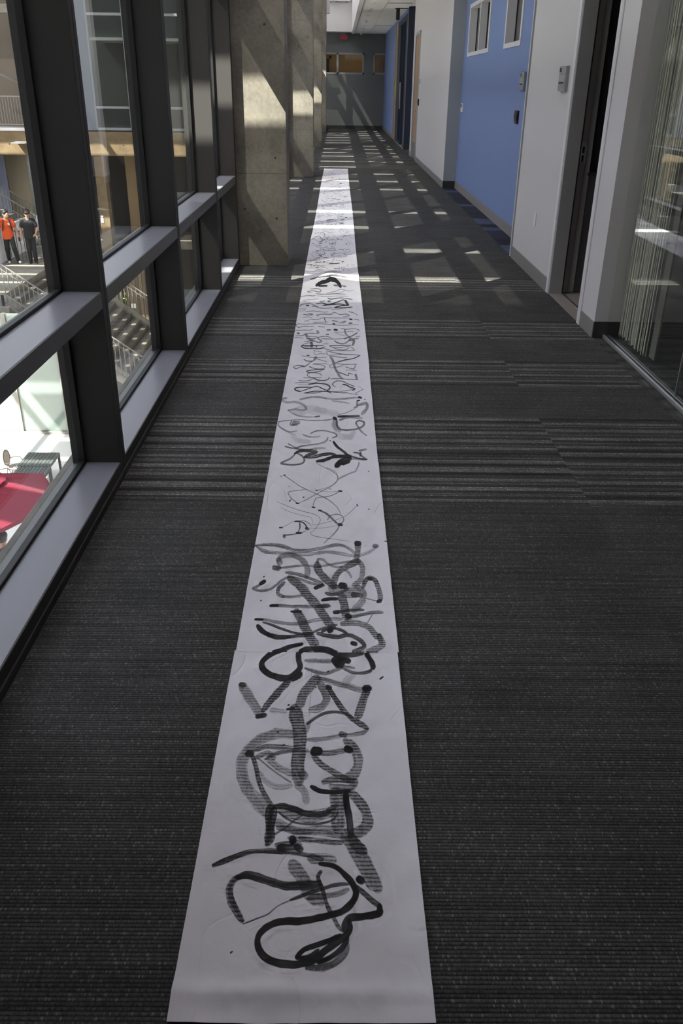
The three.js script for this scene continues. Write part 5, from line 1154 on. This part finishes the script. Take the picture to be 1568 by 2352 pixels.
// joints in the person's own frame: y up, facing +z, x to the person's left
function person(o) {
  const J = o.j, g = group('person', 0, 0, 0);
  const face = J.headTurn ?? 0, ch = Math.cos(face), sh = Math.sin(face), hp = (x, y, z) => [J.head[0] + x * ch + z * sh, J.head[1] + y, J.head[2] - x * sh + z * ch];
  const skin = [
    [J.hip, J.chest, 0.125, 0.14, 0.72], [J.chest, J.neck, 0.12, 0.06], [J.neck, hp(0, -0.08, 0), 0.055, 0.055],
    [hp(0, 0.04, -0.012), hp(0, -0.03, 0.01), 0.088, 0.076], [hp(0, -0.05, 0.03), hp(0, -0.09, 0.045), 0.055, 0.036], [hp(0, 0.0, 0.085), hp(0, -0.028, 0.105), 0.014, 0.018], [hp(0, 0.025, 0.075), hp(0, 0.03, 0.075), 0.05, 0.05],
    [hp(0.085, -0.01, -0.01), hp(0.088, 0.02, -0.012), 0.017, 0.02], [hp(-0.085, -0.01, -0.01), hp(-0.088, 0.02, -0.012), 0.017, 0.02], [hp(-0.022, -0.062, 0.08), hp(0.022, -0.062, 0.08), 0.011, 0.011],
  ];
  for (const s of [0, 1]) {
    const sd = J.shoulder[s], el = J.elbow[s], wr = J.wrist[s], hd = J.hand[s], up = L3(J.hip, J.knee[s], 0.0);
    skin.push([sd, el, 0.052, 0.042], [el, L3(el, wr, 0.35), 0.042, 0.042], [L3(el, wr, 0.35), wr, 0.042, 0.027], [J.thigh[s], J.knee[s], 0.08, 0.056], [J.knee[s], L3(J.knee[s], J.ankle[s], 0.3), 0.055, 0.056], [L3(J.knee[s], J.ankle[s], 0.3), J.ankle[s], 0.056, 0.037]);
    // palm, four fingers of unequal length bent at the knuckles, thumb from the side
    const d = new THREE.Vector3(hd[0] - wr[0], hd[1] - wr[1], hd[2] - wr[2]).normalize(), side = new THREE.Vector3(0, 0, 1).addScaledVector(d, -d.z).normalize(), nrm = d.clone().cross(side).multiplyScalar(s ? 1 : -1);
    const at = (a, b, c) => [wr[0] + d.x * a + side.x * b + nrm.x * c, wr[1] + d.y * a + side.y * b + nrm.y * c, wr[2] + d.z * a + side.z * b + nrm.z * c];
    skin.push([at(0.0, 0, 0), at(0.075, 0.012, 0), 0.026, 0.024], [at(0.02, -0.02, 0), at(0.075, -0.024, 0), 0.018, 0.02]);
    [[0.03, 0.06], [0.011, 0.07], [-0.009, 0.064], [-0.027, 0.05]].forEach(([b, l]) => skin.push([at(0.085, b, 0), at(0.085 + l * 0.55, b, 0.012), 0.0095, 0.009], [at(0.085 + l * 0.55, b, 0.012), at(0.085 + l * 0.9, b, 0.04), 0.009, 0.008]));
    skin.push([at(0.03, 0.03, 0), at(0.07, 0.052, 0.015), 0.012, 0.0105], [at(0.07, 0.052, 0.015), at(0.095, 0.05, 0.03), 0.0105, 0.009]);
  }
  part(g, 'body', net(skin, 0.012, 0, 0.016), skinM);
  const HX = J.hip[0], HY = J.hip[1], HZ = J.hip[2];
  const torso = [[[HX - 0.035, HY - 0.1, HZ], [J.chest[0] - 0.03, J.chest[1], J.chest[2]], 0.152, 0.15, 0.8], [[HX + 0.035, HY - 0.1, HZ], [J.chest[0] + 0.03, J.chest[1], J.chest[2]], 0.152, 0.15, 0.8], [J.chest, L3(J.chest, J.neck, 0.55), 0.145, 0.07], [L3(J.shoulder[0], J.neck, 0.2), L3(J.shoulder[1], J.neck, 0.2), 0.056, 0.056]];
  for (const s of [0, 1]) torso.push([J.shoulder[s], L3(J.shoulder[s], J.elbow[s], o.sleeve ?? 0.62), 0.062, 0.064]);
  if ((o.sleeve ?? 0.62) > 0.95) for (const s of [0, 1]) torso.push([J.elbow[s], L3(J.elbow[s], J.wrist[s], 0.9), 0.056, 0.043]);
  const hem = HY - 0.15;
  const shirtField = fieldOf(torso, 0.004, 0.035), [slo, shi] = bounds(torso, 0.04), shirt = part(g, 'shirt', netMesh((x, y, z) => Math.max(shirtField(x, y, z), hem - y), slo, shi, 0.014), o.shirt);
  if (o.badge) mesh('shirt_badge', new THREE.CylinderGeometry(0.045, 0.045, 0.006, 18).rotateX(Math.PI / 2).translate(...o.badge), M.plasticWhite, shirt, 'round white emblem on the chest');
  const legs = []; for (const s of [0, 1]) legs.push([J.thigh[s], J.knee[s], 0.09, 0.075], [J.knee[s], L3(J.knee[s], J.ankle[s], 0.96), 0.078, 0.06]);
  legs.push([J.hip, [J.hip[0], J.hip[1] - 0.08, J.hip[2]], 0.125, 0.12, 0.72]);
  part(g, 'trousers', net(legs, 0.014, 0.004, 0.03), o.trousers);
  for (const s of [0, 1]) { const a = J.ankle[s], t = J.toe[s]; const shoe = part(g, 'shoe', net([[[a[0], a[1] - 0.03, a[2] - 0.05], t, 0.05, 0.042], [a, [a[0], a[1] - 0.04, a[2]], 0.048, 0.05]], 0.012, 0, 0.03), o.shoe); if (o.toeCap) mesh('toe_cap', net([[L3(a, t, 0.85), t, 0.044, 0.044]], 0.012), M.plasticWhite, shoe, 'white shoe tip'); }
  part(g, 'hair', net([[hp(0, 0.055, -0.02), hp(0, 0.02, -0.045), 0.09, 0.082], [hp(0.02, 0.085, 0.02), hp(-0.02, 0.085, 0.02), 0.066, 0.066]], 0.012, 0.008, 0.03), hairM);
  const eyes = []; for (const s of [-1, 1]) { const e = new THREE.SphereGeometry(0.011, 8, 6); e.translate(...hp(s * 0.033, 0.018, 0.089)); eyes.push(e); } part(g, 'eyes', merge(eyes), M.black);
  part(g, 'mouth', merge([rod(hp(-0.022, -0.064, 0.091), hp(0.022, -0.064, 0.091), 0.0055, 6)]), std(RGB(0.3, 0.1, 0.08), 0.5));
  if (o.cap) { const c = part(g, 'cap', net([[hp(0, 0.085, -0.01), hp(0, 0.05, -0.02), 0.085, 0.092]], 0.012, 0.014, 0.03), o.cap); mesh('cap_brim', net([[hp(-0.03, 0.055, 0.12), hp(0.03, 0.055, 0.12), 0.05, 0.05, 1]].map((b) => b), 0.012).scale(1, 1, 1), o.cap, c); }
  if (o.glasses) part(g, 'sunglasses', merge([...[-1, 1].map((s) => { const q = new THREE.SphereGeometry(0.026, 10, 8); q.scale(1.15, 0.85, 0.5); q.translate(...hp(s * 0.034, 0.018, 0.094)); return q; }), rod(hp(-0.02, 0.022, 0.1), hp(0.02, 0.022, 0.1), 0.004, 5), rod(hp(-0.07, 0.02, 0.085), hp(-0.09, 0.02, 0), 0.004, 5), rod(hp(0.07, 0.02, 0.085), hp(0.09, 0.02, 0), 0.004, 5)]), M.black);
  if (o.pack) {
    const c = J.chest, b = tagless(g); const pk = part(g, 'backpack', net([[[c[0] - 0.08, c[1] - 0.3, c[2] - 0.2], [c[0] - 0.07, c[1] + 0.08, c[2] - 0.19], 0.09, 0.08], [[c[0] + 0.08, c[1] - 0.3, c[2] - 0.2], [c[0] + 0.07, c[1] + 0.08, c[2] - 0.19], 0.09, 0.08]], 0.016, 0, 0.05), M.black);
    for (const s of [-1, 1]) mesh('strap', tube([[c[0] + s * 0.09, c[1] - 0.3, c[2] - 0.1], [c[0] + s * 0.15, c[1] - 0.2, c[2] + 0.06], [c[0] + s * 0.125, c[1] + 0.02, c[2] + 0.145], [c[0] + s * 0.1, c[1] + 0.16, c[2] + 0.06], [c[0] + s * 0.085, c[1] + 0.14, c[2] - 0.09]], 0.02, 24, 6), M.black, pk);
  }
  if (o.held) part(g, 'phone', box(-0.035, 0.035, -0.07, 0.07, -0.006, 0.006, 0.004).translate(...o.held), M.black, 'dark phone in the hand');
  return g;
}
const tagless = (x) => x;
const stand = (dx = 0) => ({
  hip: [0, 0.98, 0], chest: [0, 1.3, 0.01], neck: [0, 1.5, 0], head: [0, 1.645, 0.02],
  shoulder: [[0.19, 1.43, 0], [-0.19, 1.43, 0]], elbow: [[0.25, 1.15, -0.02], [-0.26, 1.15, -0.03]], wrist: [[0.26, 0.91, 0.06], [-0.28, 0.91, 0.03]], hand: [[0.26, 0.82, 0.09], [-0.285, 0.82, 0.05]],
  thigh: [[0.09, 0.93, 0], [-0.09, 0.93, 0]], knee: [[0.1, 0.51, 0.02], [-0.1, 0.51, 0.02]], ankle: [[0.105, 0.085, -0.02], [-0.1, 0.085, -0.02]], toe: [[0.12, 0.04, 0.13], [-0.115, 0.04, 0.13]],
});
const jeans = std(RGB(0.02, 0.02, 0.022), 0.8), tee = std(RGB(0.018, 0.018, 0.02), 0.85);
{
  const a = stand(); // walking: his left leg swings forward, head turned to his left
  a.headTurn = 0.7; a.hip = [0, 0.97, 0]; a.head = [0.01, 1.63, 0.04];
  a.knee = [[0.13, 0.53, 0.16], [-0.1, 0.51, 0.03]]; a.ankle = [[0.2, 0.12, 0.12], [-0.09, 0.085, -0.12]]; a.toe = [[0.25, 0.06, 0.26], [-0.1, 0.04, 0.02]];
  a.elbow = [[0.27, 1.16, 0.0], [-0.27, 1.15, -0.06]]; a.wrist = [[0.33, 0.94, 0.1], [-0.29, 0.92, -0.08]]; a.hand = [[0.34, 0.85, 0.14], [-0.29, 0.83, -0.07]];
  const p = person({ j: a, shirt: std(RGB(0.62, 0.085, 0.018), 0.85), trousers: jeans, shoe: M.black, toeCap: true, pack: true, badge: [0.075, 1.335, 0.142], held: [0.345, 0.83, 0.18] });
  p.position.set(-11.45, YL, -30.3); p.rotation.y = 0.36; p.scale.setScalar(1.0);
  tag(p, 'person in a bright orange t-shirt with black backpack walking on the landing', 'person');
  const b = stand(); b.elbow[0] = [0.27, 1.16, -0.02]; b.wrist[0] = [0.2, 1.0, 0.17]; b.hand[0] = [0.14, 0.965, 0.22]; b.head = [0.01, 1.645, 0.02];
  b.knee = [[0.085, 0.51, 0.03], [-0.09, 0.51, 0.02]]; b.ankle = [[0.085, 0.085, -0.0], [-0.085, 0.085, -0.04]]; b.toe = [[0.11, 0.04, 0.14], [-0.11, 0.04, 0.1]];
  const q = person({ j: b, shirt: tee, trousers: jeans, shoe: M.black, cap: M.black, glasses: true });
  q.position.set(-10.74, YL, -30.4); q.rotation.y = 0.34; tag(q, 'person in black t-shirt, black cap and sunglasses standing on the landing', 'person');
  const c = stand(); const r = person({ j: c, shirt: std(RGB(0.5, 0.52, 0.56), 0.85), trousers: jeans, shoe: M.black, sleeve: 1 });
  r.position.set(-10.5, YL, -31.4); r.rotation.y = 0.34; tag(r, 'person in a pale grey top almost hidden behind the window mullion', 'person');
  const d = stand(); d.headTurn = 0.4;
  const e = person({ j: d, shirt: std(RGB(0.05, 0.045, 0.045), 0.85), trousers: jeans, shoe: M.black });
  e.position.set(-6.74, YP, -14.86); e.rotation.y = 2.6;
  tag(e, 'dark haired person under the edge of the red umbrella, only the head in view', 'person');
}
renderer.render(scene, camera);
